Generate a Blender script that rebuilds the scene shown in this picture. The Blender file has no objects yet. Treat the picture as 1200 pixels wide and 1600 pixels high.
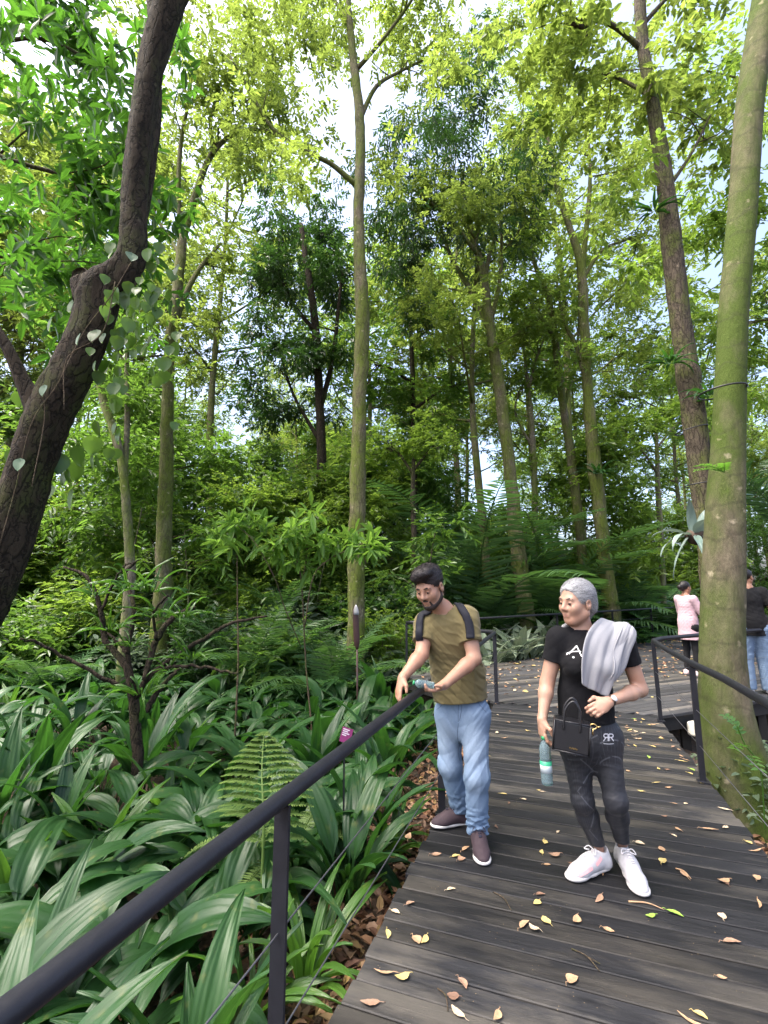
import bpy, bmesh, math, random
import numpy as np
from mathutils import Vector, Matrix, Quaternion

R = math.radians
scene = bpy.context.scene
COL = scene.collection

# ------------------------------------------------------------------ camera
CAM_H, F_PX, PITCH = 1.58, 740.0, math.atan(115 / 740)   # focal length in pixels of the 1200 px wide photo
cam_data = bpy.data.cameras.new("camera")
cam_data.sensor_fit = 'HORIZONTAL'
cam_data.sensor_width = 36.0
cam_data.lens = 36.0 * F_PX / 1200.0
cam_data.clip_start = 0.05
cam_data.clip_end = 2000.0
cam = bpy.data.objects.new("camera", cam_data)
COL.objects.link(cam)
cam.location = (0, 0, CAM_H)
cam.rotation_euler = (math.pi / 2 + PITCH, 0, 0)
scene.camera = cam

# ------------------------------------------------------------------ daylight
SUN_EL, SUN_AZ = R(64), R(-112)        # azimuth measured from +Y (into the picture) towards +X
world = bpy.data.worlds.new("World")
scene.world = world
world.use_nodes = True
wn = world.node_tree
bg = wn.nodes["Background"]
sky = wn.nodes.new("ShaderNodeTexSky")
sky.sky_type = 'NISHITA'
sky.sun_disc = False
sky.sun_elevation = SUN_EL
sky.sun_rotation = SUN_AZ
sky.air_density = 0.7
sky.dust_density = 6.0
sky.ozone_density = 0.6
wn.links.new(sky.outputs[0], bg.inputs[0])
bg.inputs[1].default_value = 0.15
sun_data = bpy.data.lights.new("sun", 'SUN')
sun_data.energy = 1.5
sun_data.angle = R(24)
sun_data.color = (1.0, 0.965, 0.90)
sun = bpy.data.objects.new("sun", sun_data)
COL.objects.link(sun)
sun_dir = Vector((math.sin(SUN_AZ) * math.cos(SUN_EL), math.cos(SUN_AZ) * math.cos(SUN_EL), math.sin(SUN_EL)))
sun.rotation_euler = (-sun_dir).to_track_quat('-Z', 'Y').to_euler()

vs = scene.view_settings
vs.view_transform = 'Standard'
vs.look = 'None'
vs.gamma = 1.0
vs.use_curve_mapping = False
vs.exposure = 2.35
cy = scene.cycles
cy.max_bounces = 9
cy.diffuse_bounces = 6
cy.glossy_bounces = 2
cy.transmission_bounces = 5
cy.transparent_max_bounces = 6
cy.caustics_reflective = False
cy.caustics_refractive = False
cy.use_denoising = True
try:
    cy.denoiser = 'OPENIMAGEDENOISE'
    cy.denoising_input_passes = 'RGB_ALBEDO_NORMAL'
    cy.denoising_prefilter = 'ACCURATE'
except Exception:
    pass

# ------------------------------------------------------------------ survey: photograph measurements -> metres
_s, _c = math.sin(PITCH), math.cos(PITCH)
def _ray(x, y):
    u, v = (x - 600) / F_PX, (800 - y) / F_PX
    return u, _c - _s * v, _s + _c * v
def at(x, y, d):
    """point seen at photo position x, y at d metres ahead of the camera"""
    X, Y, Z = _ray(x, y)
    t = d / Y
    return Vector((X * t, d, CAM_H + Z * t))
def onz(x, y, z=0.0):
    X, Y, Z = _ray(x, y)
    t = (z - CAM_H) / Z
    return Vector((X * t, Y * t, z))
def wpx(w, d):
    return w * d / F_PX

# ------------------------------------------------------------------ object helpers
def tag(o, label=None, cat=None, group=None, kind=None):
    if label: o['label'] = label
    if cat: o['category'] = cat
    if group: o['group'] = group
    if kind: o['kind'] = kind
    return o

def empty(name, loc=(0, 0, 0), label=None, cat=None, group=None):
    o = bpy.data.objects.new(name, None)
    o.empty_display_size = 0.1
    COL.objects.link(o)
    o.location = loc
    return tag(o, label, cat, group)

def link(name, me, mat=None, parent=None, loc=None, keep_world=True):
    """one mesh object; the mesh is in world coordinates, so a parented part undoes its parent's move"""
    if mat is not None and not me.materials:
        me.materials.append(mat)
    o = bpy.data.objects.new(name, me)
    COL.objects.link(o)
    if parent is not None:
        o.parent = parent
        if keep_world:
            base = Vector(parent.location)
            p = parent.parent
            while p is not None:
                base += Vector(p.location)
                p = p.parent
            o.location = -base
    if loc is not None:
        o.location = loc
    return o

def smooth(me):
    me.polygons.foreach_set("use_smooth", np.ones(len(me.polygons), dtype=bool))
    return me

def np_mesh(name, V, F, sm=True, attrs=None):
    """V (n,3) and F (m,k) with one face size k, or a list of such arrays"""
    me = bpy.data.meshes.new(name)
    V = np.asarray(V, dtype=np.float32)
    Fs = F if isinstance(F, list) else [F]
    Fs = [np.asarray(f, dtype=np.int32) for f in Fs if len(f)]
    nl = sum(f.size for f in Fs)
    npoly = sum(len(f) for f in Fs)
    me.vertices.add(len(V)); me.loops.add(nl); me.polygons.add(npoly)
    me.vertices.foreach_set("co", V.ravel())
    me.loops.foreach_set("vertex_index", np.concatenate([f.ravel() for f in Fs]))
    tot = np.concatenate([np.full(len(f), f.shape[1], dtype=np.int32) for f in Fs])
    start = np.concatenate([[0], np.cumsum(tot)[:-1]]).astype(np.int32)
    me.polygons.foreach_set("loop_start", start)
    me.polygons.foreach_set("use_smooth", np.full(npoly, sm, dtype=bool))
    for k, a in (attrs or {}).items():
        a = np.asarray(a, dtype=np.float32)
        if a.ndim == 1:
            at_ = me.attributes.new(k, 'FLOAT', 'POINT')
            at_.data.foreach_set("value", a)
        else:
            at_ = me.attributes.new(k, 'FLOAT_COLOR', 'POINT')
            rgba = np.ones((len(a), 4), dtype=np.float32); rgba[:, :3] = a
            at_.data.foreach_set("color", rgba.ravel())
    me.update(calc_edges=True)
    me.validate()
    return me

class MB:
    """collects shapes into ONE mesh"""
    def __init__(self):
        self.V = []; self.F4 = []; self.F3 = []; self.n = 0; self.A = []
    def add(self, V, F4=None, F3=None, a=0.0):
        V = np.asarray(V, dtype=float)
        if F4 is not None and len(F4): self.F4.append(np.asarray(F4, dtype=int) + self.n)
        if F3 is not None and len(F3): self.F3.append(np.asarray(F3, dtype=int) + self.n)
        self.V.append(V); self.n += len(V)
        self.A.append(np.full(len(V), a) if np.isscalar(a) else np.asarray(a))
        return self
    def grid(self, P, closed_u=False, a=0.0):
        """P (n,m,3) grid of points -> quads"""
        P = np.asarray(P, dtype=float); n, m = P.shape[:2]
        I = np.arange(n * m).reshape(n, m)
        if closed_u: I = np.concatenate([I, I[:, :1]], axis=1)
        q = np.stack([I[:-1, :-1], I[:-1, 1:], I[1:, 1:], I[1:, :-1]], -1).reshape(-1, 4)
        return self.add(P.reshape(-1, 3), q, a=a)
    def tube(self, pts, rad, seg=8, cap=True, bump=0.0, seed=0, oval=1.0):
        pts = np.asarray([tuple(p) for p in pts], dtype=float)
        n = len(pts)
        rad = np.broadcast_to(np.asarray(rad, dtype=float), (n,))
        T = np.gradient(pts, axis=0) if n > 2 else np.repeat((pts[1] - pts[0])[None], n, 0)
        T /= np.linalg.norm(T, axis=1)[:, None] + 1e-9
        ref = np.array([0, 0, 1.0]) if abs(T[0][2]) < 0.9 else np.array([1.0, 0, 0])
        U = np.zeros_like(pts)
        u = ref - T[0] * ref.dot(T[0])
        for i in range(n):
            u = u - T[i] * u.dot(T[i]); u /= np.linalg.norm(u) + 1e-9
            U[i] = u
        W = np.cross(T, U)
        th = np.linspace(0, 2 * np.pi, seg, endpoint=False)
        r = rad[:, None] * np.ones(seg)[None]
        if bump:
            rs = np.random.RandomState(seed)
            ph = rs.rand(4) * 6.28
            s = np.cumsum(np.concatenate([[0], np.linalg.norm(np.diff(pts, axis=0), axis=1)]))[:, None]
            r = r * (1 + bump * (np.sin(2 * th[None] + ph[0] + 1.3 * s) * .5 + np.sin(3 * th[None] + ph[1] - 2.1 * s) * .35
                                 + np.sin(5 * th[None] + ph[2] + 4.0 * s) * .2) + bump * .6 * (rs.rand(n, seg) - .5))
        P = pts[:, None] + r[..., None] * (np.cos(th)[None, :, None] * U[:, None] + oval * np.sin(th)[None, :, None] * W[:, None])
        base = self.n
        self.grid(P, closed_u=True)
        if cap:
            for k in (0, n - 1):
                ring = np.arange(seg) + base + k * seg
                self.V.append(pts[k][None]); self.A.append(np.zeros(1))
                c = self.n; self.n += 1
                f = np.stack([ring, np.roll(ring, -1), np.full(seg, c)], -1)
                if k == 0: f = f[:, ::-1]
                self.F3.append(f)
        return self
    def box(self, c, half, ax=None):
        """c centre, half sizes, ax three axes (rows)"""
        ax = np.eye(3) if ax is None else np.asarray([tuple(a) for a in ax], dtype=float)
        s = np.array([[-1, -1, -1], [1, -1, -1], [1, 1, -1], [-1, 1, -1], [-1, -1, 1], [1, -1, 1], [1, 1, 1], [-1, 1, 1]], dtype=float)
        V = np.asarray(tuple(c), dtype=float) + (s * np.asarray(half)) @ ax
        F = [[0, 3, 2, 1], [4, 5, 6, 7], [0, 1, 5, 4], [1, 2, 6, 5], [2, 3, 7, 6], [3, 0, 4, 7]]
        return self.add(V, F)
    def bar(self, p, q, w, h, up=(0, 0, 1)):
        p = np.asarray(tuple(p), float); q = np.asarray(tuple(q), float)
        t = q - p; L = np.linalg.norm(t); t /= L
        u = np.asarray(up, float); u = u - t * u.dot(t)
        if np.linalg.norm(u) < 1e-3: u = np.array([0.336, 0.942, 0])
        u /= np.linalg.norm(u); s = np.cross(t, u)
        return self.box((p + q) / 2, (L / 2, w / 2, h / 2), (t, s, u))
    def mesh(self, name, sm=True, attr=None):
        V = np.concatenate(self.V)
        F = []
        if self.F4: F.append(np.concatenate(self.F4))
        if self.F3: F.append(np.concatenate(self.F3))
        return np_mesh(name, V, F, sm, {attr: np.concatenate(self.A)} if attr else None)

def spline(pts, n):
    """Catmull-Rom through pts (k, d) -> (n, d)"""
    P = np.asarray([tuple(p) for p in pts], dtype=float)
    k = len(P)
    if k == 2:
        t = np.linspace(0, 1, n)[:, None]
        return P[0] * (1 - t) + P[1] * t
    E = np.concatenate([[2 * P[0] - P[1]], P, [2 * P[-1] - P[-2]]])
    t = np.linspace(0, k - 1 - 1e-9, n); i = t.astype(int); f = (t - i)[:, None]
    a, b, c, d = E[i], E[i + 1], E[i + 2], E[i + 3]
    return .5 * (2 * b + (c - a) * f + (2 * a - 5 * b + 4 * c - d) * f ** 2 + (3 * b - a - 3 * c + d) * f ** 3)

# ------------------------------------------------------------------ materials
def new_mat(name):
    m = bpy.data.materials.new(name); m.use_nodes = True
    nt = m.node_tree
    return m, nt, nt.nodes["Principled BSDF"], nt.nodes["Material Output"]

def N(nt, typ, **kw):
    n = nt.nodes.new(typ)
    for k, v in kw.items():
        if k.startswith('i_'):
            key = k[2:]
            key = int(key) if key.isdigit() else key
            n.inputs[key].default_value = v
        else:
            setattr(n, k, v)
    return n

def mixc(nt, fac, a, b, blend='MIX'):
    n = nt.nodes.new("ShaderNodeMix"); n.data_type = 'RGBA'; n.blend_type = blend
    for idx, v in ((0, fac), (6, a), (7, b)):
        if isinstance(v, (int, float)): n.inputs[idx].default_value = v
        elif isinstance(v, (tuple, list)): n.inputs[idx].default_value = (*v[:3], 1)
        else: nt.links.new(v, n.inputs[idx])
    return n.outputs[2]

def ramp(nt, fac, stops):
    n = nt.nodes.new("ShaderNodeValToRGB")
    cr = n.color_ramp
    while len(cr.elements) < len(stops): cr.elements.new(.5)
    for e, (p, c) in zip(cr.elements, stops):
        e.position = p
        e.color = (*c[:3], 1) if isinstance(c, (tuple, list)) else (c, c, c, 1)
    nt.links.new(fac, n.inputs[0])
    return n.outputs[0]

def noise(nt, scale, detail=4, rough=.55, vec=None, dist=0.0):
    n = N(nt, "ShaderNodeTexNoise"); n.inputs['Scale'].default_value = scale; n.inputs['Detail'].default_value = detail
    n.inputs['Roughness'].default_value = rough; n.inputs['Distortion'].default_value = dist
    if vec is not None: nt.links.new(vec, n.inputs['Vector'])
    return n.outputs['Fac']

def coords(nt, scale=(1, 1, 1), kind='Object', rot=(0, 0, 0)):
    tc = N(nt, "ShaderNodeTexCoord"); mp = N(nt, "ShaderNodeMapping")
    mp.inputs['Scale'].default_value = scale
    mp.inputs['Rotation'].default_value = rot
    nt.links.new(tc.outputs[kind], mp.inputs['Vector'])
    return mp.outputs[0]

def bump(nt, h, bsdf, strength=.3, dist=.01):
    b = N(nt, "ShaderNodeBump"); b.inputs['Strength'].default_value = strength; b.inputs['Distance'].default_value = dist
    nt.links.new(h, b.inputs['Height']); nt.links.new(b.outputs[0], bsdf.inputs['Normal'])

def simple(name, col, rough=.6, var=.12, scale=25, metal=0.0, bumps=.0, spec=.5, coat=0.0):
    m, nt, b, o = new_mat(name)
    f = noise(nt, scale, 5, .6, coords(nt))
    c = mixc(nt, f, tuple(x * (1 - var * 1.6) for x in col), tuple(min(1, x * (1 + var * 1.6)) for x in col))
    nt.links.new(c, b.inputs['Base Color'])
    b.inputs['Roughness'].default_value = rough; b.inputs['Metallic'].default_value = metal
    b.inputs['Specular IOR Level'].default_value = spec
    b.inputs['Coat Weight'].default_value = coat
    if bumps: bump(nt, noise(nt, scale * 3, 4, .6, coords(nt)), b, bumps, .004)
    return m

def leaf_mat(name, dark, light, trans=.4, tcol=None, rough=.42, spec=.45, veins=False):
    """thin leaf: reflects from its face and lets light through; colour varies leaf by leaf and clump by clump"""
    m, nt, b, o = new_mat(name)
    g = N(nt, "ShaderNodeNewGeometry")
    a = N(nt, "ShaderNodeAttribute"); a.attribute_name = "tint"
    oi = N(nt, "ShaderNodeObjectInfo")
    mm = N(nt, "ShaderNodeMath", operation='MULTIPLY_ADD'); mm.inputs[1].default_value = .45
    nt.links.new(g.outputs['Random Per Island'], mm.inputs[0])
    m2 = N(nt, "ShaderNodeMath", operation='MULTIPLY_ADD'); m2.inputs[1].default_value = .55
    nt.links.new(a.outputs['Fac'], m2.inputs[0]); nt.links.new(mm.outputs[0], m2.inputs[2]); mm.inputs[2].default_value = 0
    c = mixc(nt, m2.outputs[0], dark, light)
    if veins:
        # raised lengthwise ribs: attribute "rib" runs across the blade
        r = N(nt, "ShaderNodeAttribute"); r.attribute_name = "rib"
        bump(nt, r.outputs['Fac'], b, .36, .004)
        f2 = noise(nt, 14, 3, .6, coords(nt))
        c = mixc(nt, ramp(nt, f2, [(.60, 0.0), (.8, .55)]), c, (.17, .17, .045))
        c = mixc(nt, ramp(nt, a.outputs['Fac'], [(.955, 0.0), (.975, 1.0)]), c, mixc(nt, f2, (.10, .055, .025), (.26, .17, .075)))
    nt.links.new(c, b.inputs['Base Color'])
    b.inputs['Roughness'].default_value = rough; b.inputs['Specular IOR Level'].default_value = spec
    t = N(nt, "ShaderNodeBsdfTranslucent")
    tc = tcol or tuple(min(1, x * 2.6) for x in light)
    tm = mixc(nt, m2.outputs[0], tuple(x * .42 for x in tc), tuple(x * .82 for x in tc))
    nt.links.new(tm, t.inputs[0])
    ms = N(nt, "ShaderNodeMixShader"); ms.inputs[0].default_value = trans
    nt.links.new(b.outputs[0], ms.inputs[1]); nt.links.new(t.outputs[0], ms.inputs[2])
    nt.links.new(ms.outputs[0], o.inputs['Surface'])
    return m

def bark_mat(name, bark, bark2, moss, moss_amt, sc=9, rings=False, crack_amt=.5):
    m, nt, b, o = new_mat(name)
    v = coords(nt, (1, 1, .35))
    f = noise(nt, sc * 2.2, 6, .7, v)
    c = mixc(nt, ramp(nt, f, [(.3, 0.), (.72, 1.)]), bark, bark2)
    mo = noise(nt, sc * .33, 5, .6, coords(nt, (1, 1, .6)))
    mf = ramp(nt, mo, [(max(0, .62 - moss_amt * .5), 0.0), (min(1, .80 - moss_amt * .36), 1.0)])
    f3 = noise(nt, 90, 3, .7, coords(nt))
    mc = mixc(nt, f3, tuple(x * .55 for x in moss), tuple(x * 1.45 for x in moss))
    c = mixc(nt, mf, c, mc)
    # pale lichen flecks
    li = N(nt, "ShaderNodeTexVoronoi"); li.inputs['Scale'].default_value = 6.0
    nt.links.new(coords(nt), li.inputs['Vector'])
    lf = ramp(nt, mixc(nt, .5, li.outputs['Distance'], noise(nt, 11, 4, .7, coords(nt))), [(.24, .5), (.33, 0.)])
    c = mixc(nt, lf, c, tuple(min(1, x * 2.2 + .03) for x in bark2))
    if rings:
        w = N(nt, "ShaderNodeTexWave", bands_direction='Z'); w.inputs['Scale'].default_value = 1.1
        w.inputs['Distortion'].default_value = 7.0; w.inputs['Detail'].default_value = 3; w.inputs['Detail Scale'].default_value = 2
        nt.links.new(coords(nt), w.inputs['Vector'])
        c = mixc(nt, ramp(nt, w.outputs['Fac'], [(.0, .32), (.07, 0.)]), c, tuple(x * .45 for x in bark))
    nt.links.new(c, b.inputs['Base Color'])
    b.inputs['Roughness'].default_value = .9; b.inputs['Specular IOR Level'].default_value = .2
    cr = N(nt, "ShaderNodeTexVoronoi", feature='DISTANCE_TO_EDGE'); cr.inputs['Scale'].default_value = sc * 1.6
    nt.links.new(mixc(nt, .16, coords(nt, (1, 1, .22)), noise(nt, 7, 4, .6, coords(nt))), cr.inputs['Vector'])
    crack = ramp(nt, cr.outputs['Distance'], [(0.0, 0.0), (.10, 1.0)])
    c2 = mixc(nt, crack, mixc(nt, crack_amt, c, tuple(x * .35 for x in bark)), c)
    nt.links.new(c2, b.inputs['Base Color'])
    h_ = mixc(nt, .45 * min(1, crack_amt), noise(nt, sc * 4, 6, .75, v), crack)
    bump(nt, h_, b, .85, .03)
    return m
# ------------------------------------------------------------------ ground
def gz(x, y):
    """height of the planted ground"""
    d = (x + .2) * .942 - (y - 1.99) * .336          # metres right of the walkway's left edge
    e = np.where(d < 0, np.clip(-d / 1.2, 0, 1), np.clip((d - 1.95) / 1.0, 0, 1))
    z = -.36 - .28 * e
    far = np.clip((np.hypot(x, y) - 11) / 10, 0, 1)
    z = z + far * (.35 + .0 * x) + .05 * np.sin(x * 1.3 + .5) * np.cos(y * 1.1) * (1 + 4 * far)
    return z
def gzf(x, y): return float(gz(np.array(float(x)), np.array(float(y))))

def ground():
    a = np.concatenate([-np.geomspace(900, 14, 22), np.linspace(-13, 13, 105), np.geomspace(14, 900, 22)])
    X, Y = np.meshgrid(a, a + 4, indexing='ij')
    Z = gz(X, Y)
    mb = MB(); mb.grid(np.stack([X, Y, Z], -1).transpose(1, 0, 2))
    m, nt, b, o = new_mat("soil")
    f = noise(nt, 9, 6, .7, coords(nt))
    c = ramp(nt, f, [(.3, (.012, .009, .006)), (.5, (.035, .022, .013)), (.72, (.075, .042, .024))])
    v = N(nt, "ShaderNodeTexVoronoi"); v.inputs['Scale'].default_value = 16
    nt.links.new(coords(nt), v.inputs['Vector'])
    c = mixc(nt, ramp(nt, v.outputs['Distance'], [(.12, .75), (.3, 0.)]), c, (.12, .07, .035))
    nt.links.new(c, b.inputs['Base Color']); b.inputs['Roughness'].default_value = .95
    bump(nt, f, b, .8, .05)
    tag(link("ground", mb.mesh("ground"), m), kind='structure')
ground()

# ------------------------------------------------------------------ boardwalk
DD = np.array([.336, .942]); PP = np.array([.942, -.336])      # along the walk / to its right
L0 = np.array([-.20, 1.99])
WALK_W = 1.96
def walk(s, t, z=0.0):
    """s metres along the walk from L0, t metres right of its left edge"""
    p = L0 + DD * s + PP * t
    return np.array([p[0], p[1], z])

def wood_mat(name, dark, mid, pale, pale_amt):
    m, nt, b, o = new_mat(name)
    g = N(nt, "ShaderNodeNewGeometry")
    at_ = N(nt, "ShaderNodeAttribute"); at_.attribute_name = "grain"     # vector: along board, across, random
    sp = N(nt, "ShaderNodeSeparateColor")
    nt.links.new(at_.outputs['Color'], sp.inputs[0])
    mp = N(nt, "ShaderNodeMapping"); mp.inputs['Scale'].default_value = (1.6, 26, 37)
    nt.links.new(at_.outputs['Vector'], mp.inputs['Vector'])
    f = noise(nt, 2.2, 7, .68, mp.outputs[0], .3)
    c = ramp(nt, f, [(.28, dark), (.5, mid), (.78, tuple(x * 1.5 for x in mid))])
    # boards whose stain has worn to the pale timber
    mp2 = N(nt, "ShaderNodeMapping"); mp2.inputs['Scale'].default_value = (.9, 3.0, 61)
    nt.links.new(at_.outputs['Vector'], mp2.inputs['Vector'])
    f2 = noise(nt, 1.5, 5, .62, mp2.outputs[0])
    ad = N(nt, "ShaderNodeMath", operation='MULTIPLY_ADD'); ad.inputs[1].default_value = .30
    nt.links.new(sp.outputs[2], ad.inputs[0]); nt.links.new(f2, ad.inputs[2])
    wear = ramp(nt, ad.outputs[0], [(.74 - pale_amt, 0.), (.92 - pale_amt * .8, .8)])
    c = mixc(nt, wear, c, mixc(nt, f, tuple(x * .45 for x in pale), pale))
    br = N(nt, "ShaderNodeMath", operation='MULTIPLY_ADD'); br.inputs[1].default_value = .9; br.inputs[2].default_value = .5
    nt.links.new(g.outputs['Random Per Island'], br.inputs[0])
    c = mixc(nt, 1.0, c, br.outputs[0], 'MULTIPLY')
    # fine crumbs of litter
    v = N(nt, "ShaderNodeTexVoronoi"); v.inputs['Scale'].default_value = 42
    nt.links.new(coords(nt), v.inputs['Vector'])
    fl = noise(nt, 7, 2, .5, coords(nt))
    k = N(nt, "ShaderNodeMath", operation='MULTIPLY')
    nt.links.new(ramp(nt, v.outputs['Distance'], [(.05, 1.), (.11, 0.)]), k.inputs[0])
    nt.links.new(ramp(nt, fl, [(.55, 0.), (.6, 1.)]), k.inputs[1])
    c = mixc(nt, k.outputs[0], c, (.22, .16, .09))
    nt.links.new(c, b.inputs['Base Color'])
    b.inputs['Specular IOR Level'].default_value = .3
    nt.links.new(ramp(nt, f, [(.3, .5), (.7, .78)]), b.inputs['Roughness'])
    bump(nt, f, b, .5, .006)
    return m
WOOD = wood_mat("weathered_decking", (.004, .0041, .0048), (.0135, .0138, .0155), (.098, .089, .074), .07)
WOOD2 = wood_mat("plaza_decking", (.013, .013, .0145), (.039, .039, .041), (.14, .125, .105), .10)

def boards(name, origin, u, w, lens, bw, gap, mat, seed, z=0.0, th=.035):
    """boards laid along u, stepping along w; lens: list of (a0, a1) extents along u per row"""
    rs = np.random.RandomState(seed)
    u = np.array([*u, 0.]); w = np.array([*w, 0.]); o = np.array([*origin, z])
    V = []; F = []; G = []; n = 0
    for i, (a0, a1) in enumerate(lens):
        if a1 - a0 < .05: continue
        dz = rs.uniform(-.0025, .0025); e = rs.uniform(-.012, .012)
        ns = 2
        rnd = rs.rand()
        cut = []
        if a1 - a0 > 4:                      # long rows are butt-jointed
            c0 = a0 + rs.uniform(.8, 2.6)
            while c0 < a1 - .6:
                cut.append(c0); c0 += rs.uniform(2.2, 3.4)
        ed = [a0 + e] + cut + [a1 + e]
        for q in range(len(ed) - 1):
            x0, x1 = ed[q] + .0015, ed[q + 1] - .0015
            y0, y1 = i * (bw + gap), i * (bw + gap) + bw
            if q: rnd = rs.rand()
            bv = .004
            prof = [(y0, -th), (y0, -bv), (y0 + bv, 0), (y1 - bv, 0), (y1, -bv), (y1, -th)]
            for x in (x0, x1):
                for (yy, zz) in prof:
                    V.append(o + u * x + w * yy + np.array([0, 0, zz + dz])); G.append((x + rnd * 9, yy - y0, rnd))
            for k in range(6):
                k2 = (k + 1) % 6
                F.append((n + k, n + k2, n + 6 + k2, n + 6 + k))
            F.append((n, n + 1, n + 2, n + 3)); F.append((n, n + 3, n + 4, n + 5))
            F.append((n + 6, n + 9, n + 8, n + 7)); F.append((n + 6, n + 11, n + 10, n + 9))
            n += 12
    me = np_mesh(name, V, np.array(F), False, {"grain": np.array(G)})
    bmx = bmesh.new(); bmx.from_mesh(me); bmesh.ops.recalc_face_normals(bmx, faces=bmx.faces); bmx.to_mesh(me); bmx.free()
    return tag(link(name, me, mat), kind='structure')

BW, GAP = .118, .007
S_END = 5.15
nrow = int((S_END + 3.4) / (BW + GAP))
boards("boardwalk", walk(-3.4, 0)[:2], PP, DD, [(0, WALK_W)] * nrow, BW, GAP, WOOD, 3)
# the plaza the walk opens into: boards run across, a few degrees off the walk's
FAR_C = np.array([.35, 8.74]); FAR_E = np.array([14.2, 18.6])
P3 = walk(S_END, 0)[:2]; R1 = walk(S_END, WALK_W)[:2]
CUT = np.array([2.4, 1.02]); CUT /= np.linalg.norm(CUT)
poly = [P3, R1, R1 + CUT * 9.5, FAR_E, FAR_C]
def plaza():
    u = CUT; w = np.array([-CUT[1], CUT[0]])
    o = np.array(P3)
    q = [((p - o).dot(u), (p - o).dot(w)) for p in poly]
    lo = min(b for a, b in q); hi = max(b for a, b in q)
    lens = []; step = BW + GAP
    i0 = int(math.floor(lo / step)); i1 = int(math.ceil(hi / step))
    for i in range(i0, i1):
        y = (i + .5) * step; xs = []
        for k in range(len(q)):
            (xa, ya), (xb, yb) = q[k], q[(k + 1) % len(q)]
            if (ya - y) * (yb - y) < 0: xs.append(xa + (xb - xa) * (y - ya) / (yb - ya))
        lens.append((min(xs), max(xs)) if len(xs) >= 2 else (0, 0))
    org = o + w * (i0 * step)
    boards("plaza_deck", org, u, w, lens, BW, GAP, WOOD2, 5, z=-.004)
plaza()
# dark joists and edge beams under the decking
SUB = simple("dark_timber", (.012, .011, .010), .85, .3, 12, bumps=.4)
def substructure():
    mb = MB()
    for t in (.04, .98, 1.92):
        mb.bar(walk(-3.3, t, -.105), walk(S_END - .02, t, -.105), .05, .13)
    for p, q in ((R1 + np.array([.03, .05]), R1 + CUT * 9.4), (P3 + np.array([.04, .05]), FAR_C + np.array([.05, .02])), (FAR_C + np.array([.05, -.05]), FAR_E - np.array([0, .05]))):
        mb.bar((*p, -.135), (*q, -.135), .05, .16)
    for s in np.arange(-3, S_END, 1.7):
        for t in (.10, 1.86): mb.bar(walk(s, t, -.9), walk(s, t, -.175), .09, .09)
    for k in np.arange(.6, 9.4, 1.6):
        p = R1 + CUT * k + np.array([-CUT[1], CUT[0]]) * .08
        mb.bar((*p, -.9), (*p, -.22), .1, .1)
    tag(link("deck_substructure", mb.mesh("deck_substructure", False), SUB), kind='structure')
substructure()

# ------------------------------------------------------------------ railings
STEEL = simple("painted_steel", (.012, .0125, .017), .46, .32, 14, .0, .25, .32)
CABLE = simple("wire_cable", (.10, .10, .11), .4, .1, 60, .6)
RAIL_Z = .93
def rail_tube(mb, pts, r):
    n = max(2, len(pts)); mb.tube(pts, r, 14)
def railing(name, label, tops, posts, cab, r=.026, post=.05, feet=None, cable_runs=None):
    """tops: handrail polyline; posts: list of (foot, top, depth direction)"""
    root = empty(name, posts[0][0], label, 'railing')
    mb = MB(); rail_tube(mb, tops, r); link("handrail", mb.mesh("handrail"), STEEL, root)
    for (ft, tp, ax) in posts:
        mb = MB()
        ax = np.array([ax[0], ax[1], 0.]); ax /= np.linalg.norm(ax)
        f = np.array(ft, float); t = np.array(tp, float)
        mb.bar(f, t, post, .012, up=ax)                                   # two flats with a gap, as the flat-bar posts have
        sd = np.cross(np.array([0, 0, 1.]), ax)
        mb.bar(f + sd * post * .32 + ax * .014, t + sd * post * .32 + ax * .014, .012, .028, up=ax)
        mb.box(f + np.array([0, 0, .006]), (.04, .04, .006), (sd, ax, (0, 0, 1)))
        p = link("post", mb.mesh("post", False), STEEL, root)
    for run in cab:
        mb = MB(); mb.tube(run, .0028, 6); link("cable", mb.mesh("cable"), CABLE, root)
    return root

def lerp(a, b, t): return np.asarray(a, float) * (1 - t) + np.asarray(b, float) * t
# left rail of the walk
rs_ = [-2.3, -.42, 1.72, S_END - .08]
tops = [walk(s, .03, RAIL_Z) for s in (-2.6, -1.2, -.42, .6, 1.72, 3.2, 4.6, S_END - .2, S_END - .05)]
tops.append(np.array([P3[0] - .03, P3[1] + .1, RAIL_Z]))
tops += [np.array([*lerp(P3, FAR_C, t), RAIL_Z]) for t in (.15, .5, .95)]
posts = [(walk(s, .03, .0), walk(s, .03, RAIL_Z - .02), DD) for s in rs_]
posts += [((*lerp(P3, FAR_C, .55), 0), (*lerp(P3, FAR_C, .55), RAIL_Z - .02), FAR_C - P3)]
cab = [[walk(s, .03, h) for s in (-2.6, -.42, 1.72, S_END - .08)] + [np.array([*lerp(P3, FAR_C, .97), h])] for h in (.28, .56)]
railing("walkway_railing", "black tube handrail in the foreground that the bearded man leans over", tops, posts, cab)
# far rail behind the plaza
fe = FAR_E
fp = [0, .105, .26, .40, .52, .66, .82, .97]
ins = np.array([.05, -.1])
posts = [((*(lerp(FAR_C, fe, t) + ins), 0), (*(lerp(FAR_C, fe, t) + ins), RAIL_Z - .02), fe - FAR_C) for t in fp]
tops = [(*(lerp(FAR_C, fe, t) + ins), RAIL_Z) for t in (0, .25, .5, .75, .99)]
cab = [[(*(lerp(FAR_C, fe, t) + ins), h) for t in (0, .5, .99)] for h in (.22, .45, .68)]
railing("plaza_railing", "long thin black railing across the far side of the plaza deck", tops, posts, cab, r=.022)
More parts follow.
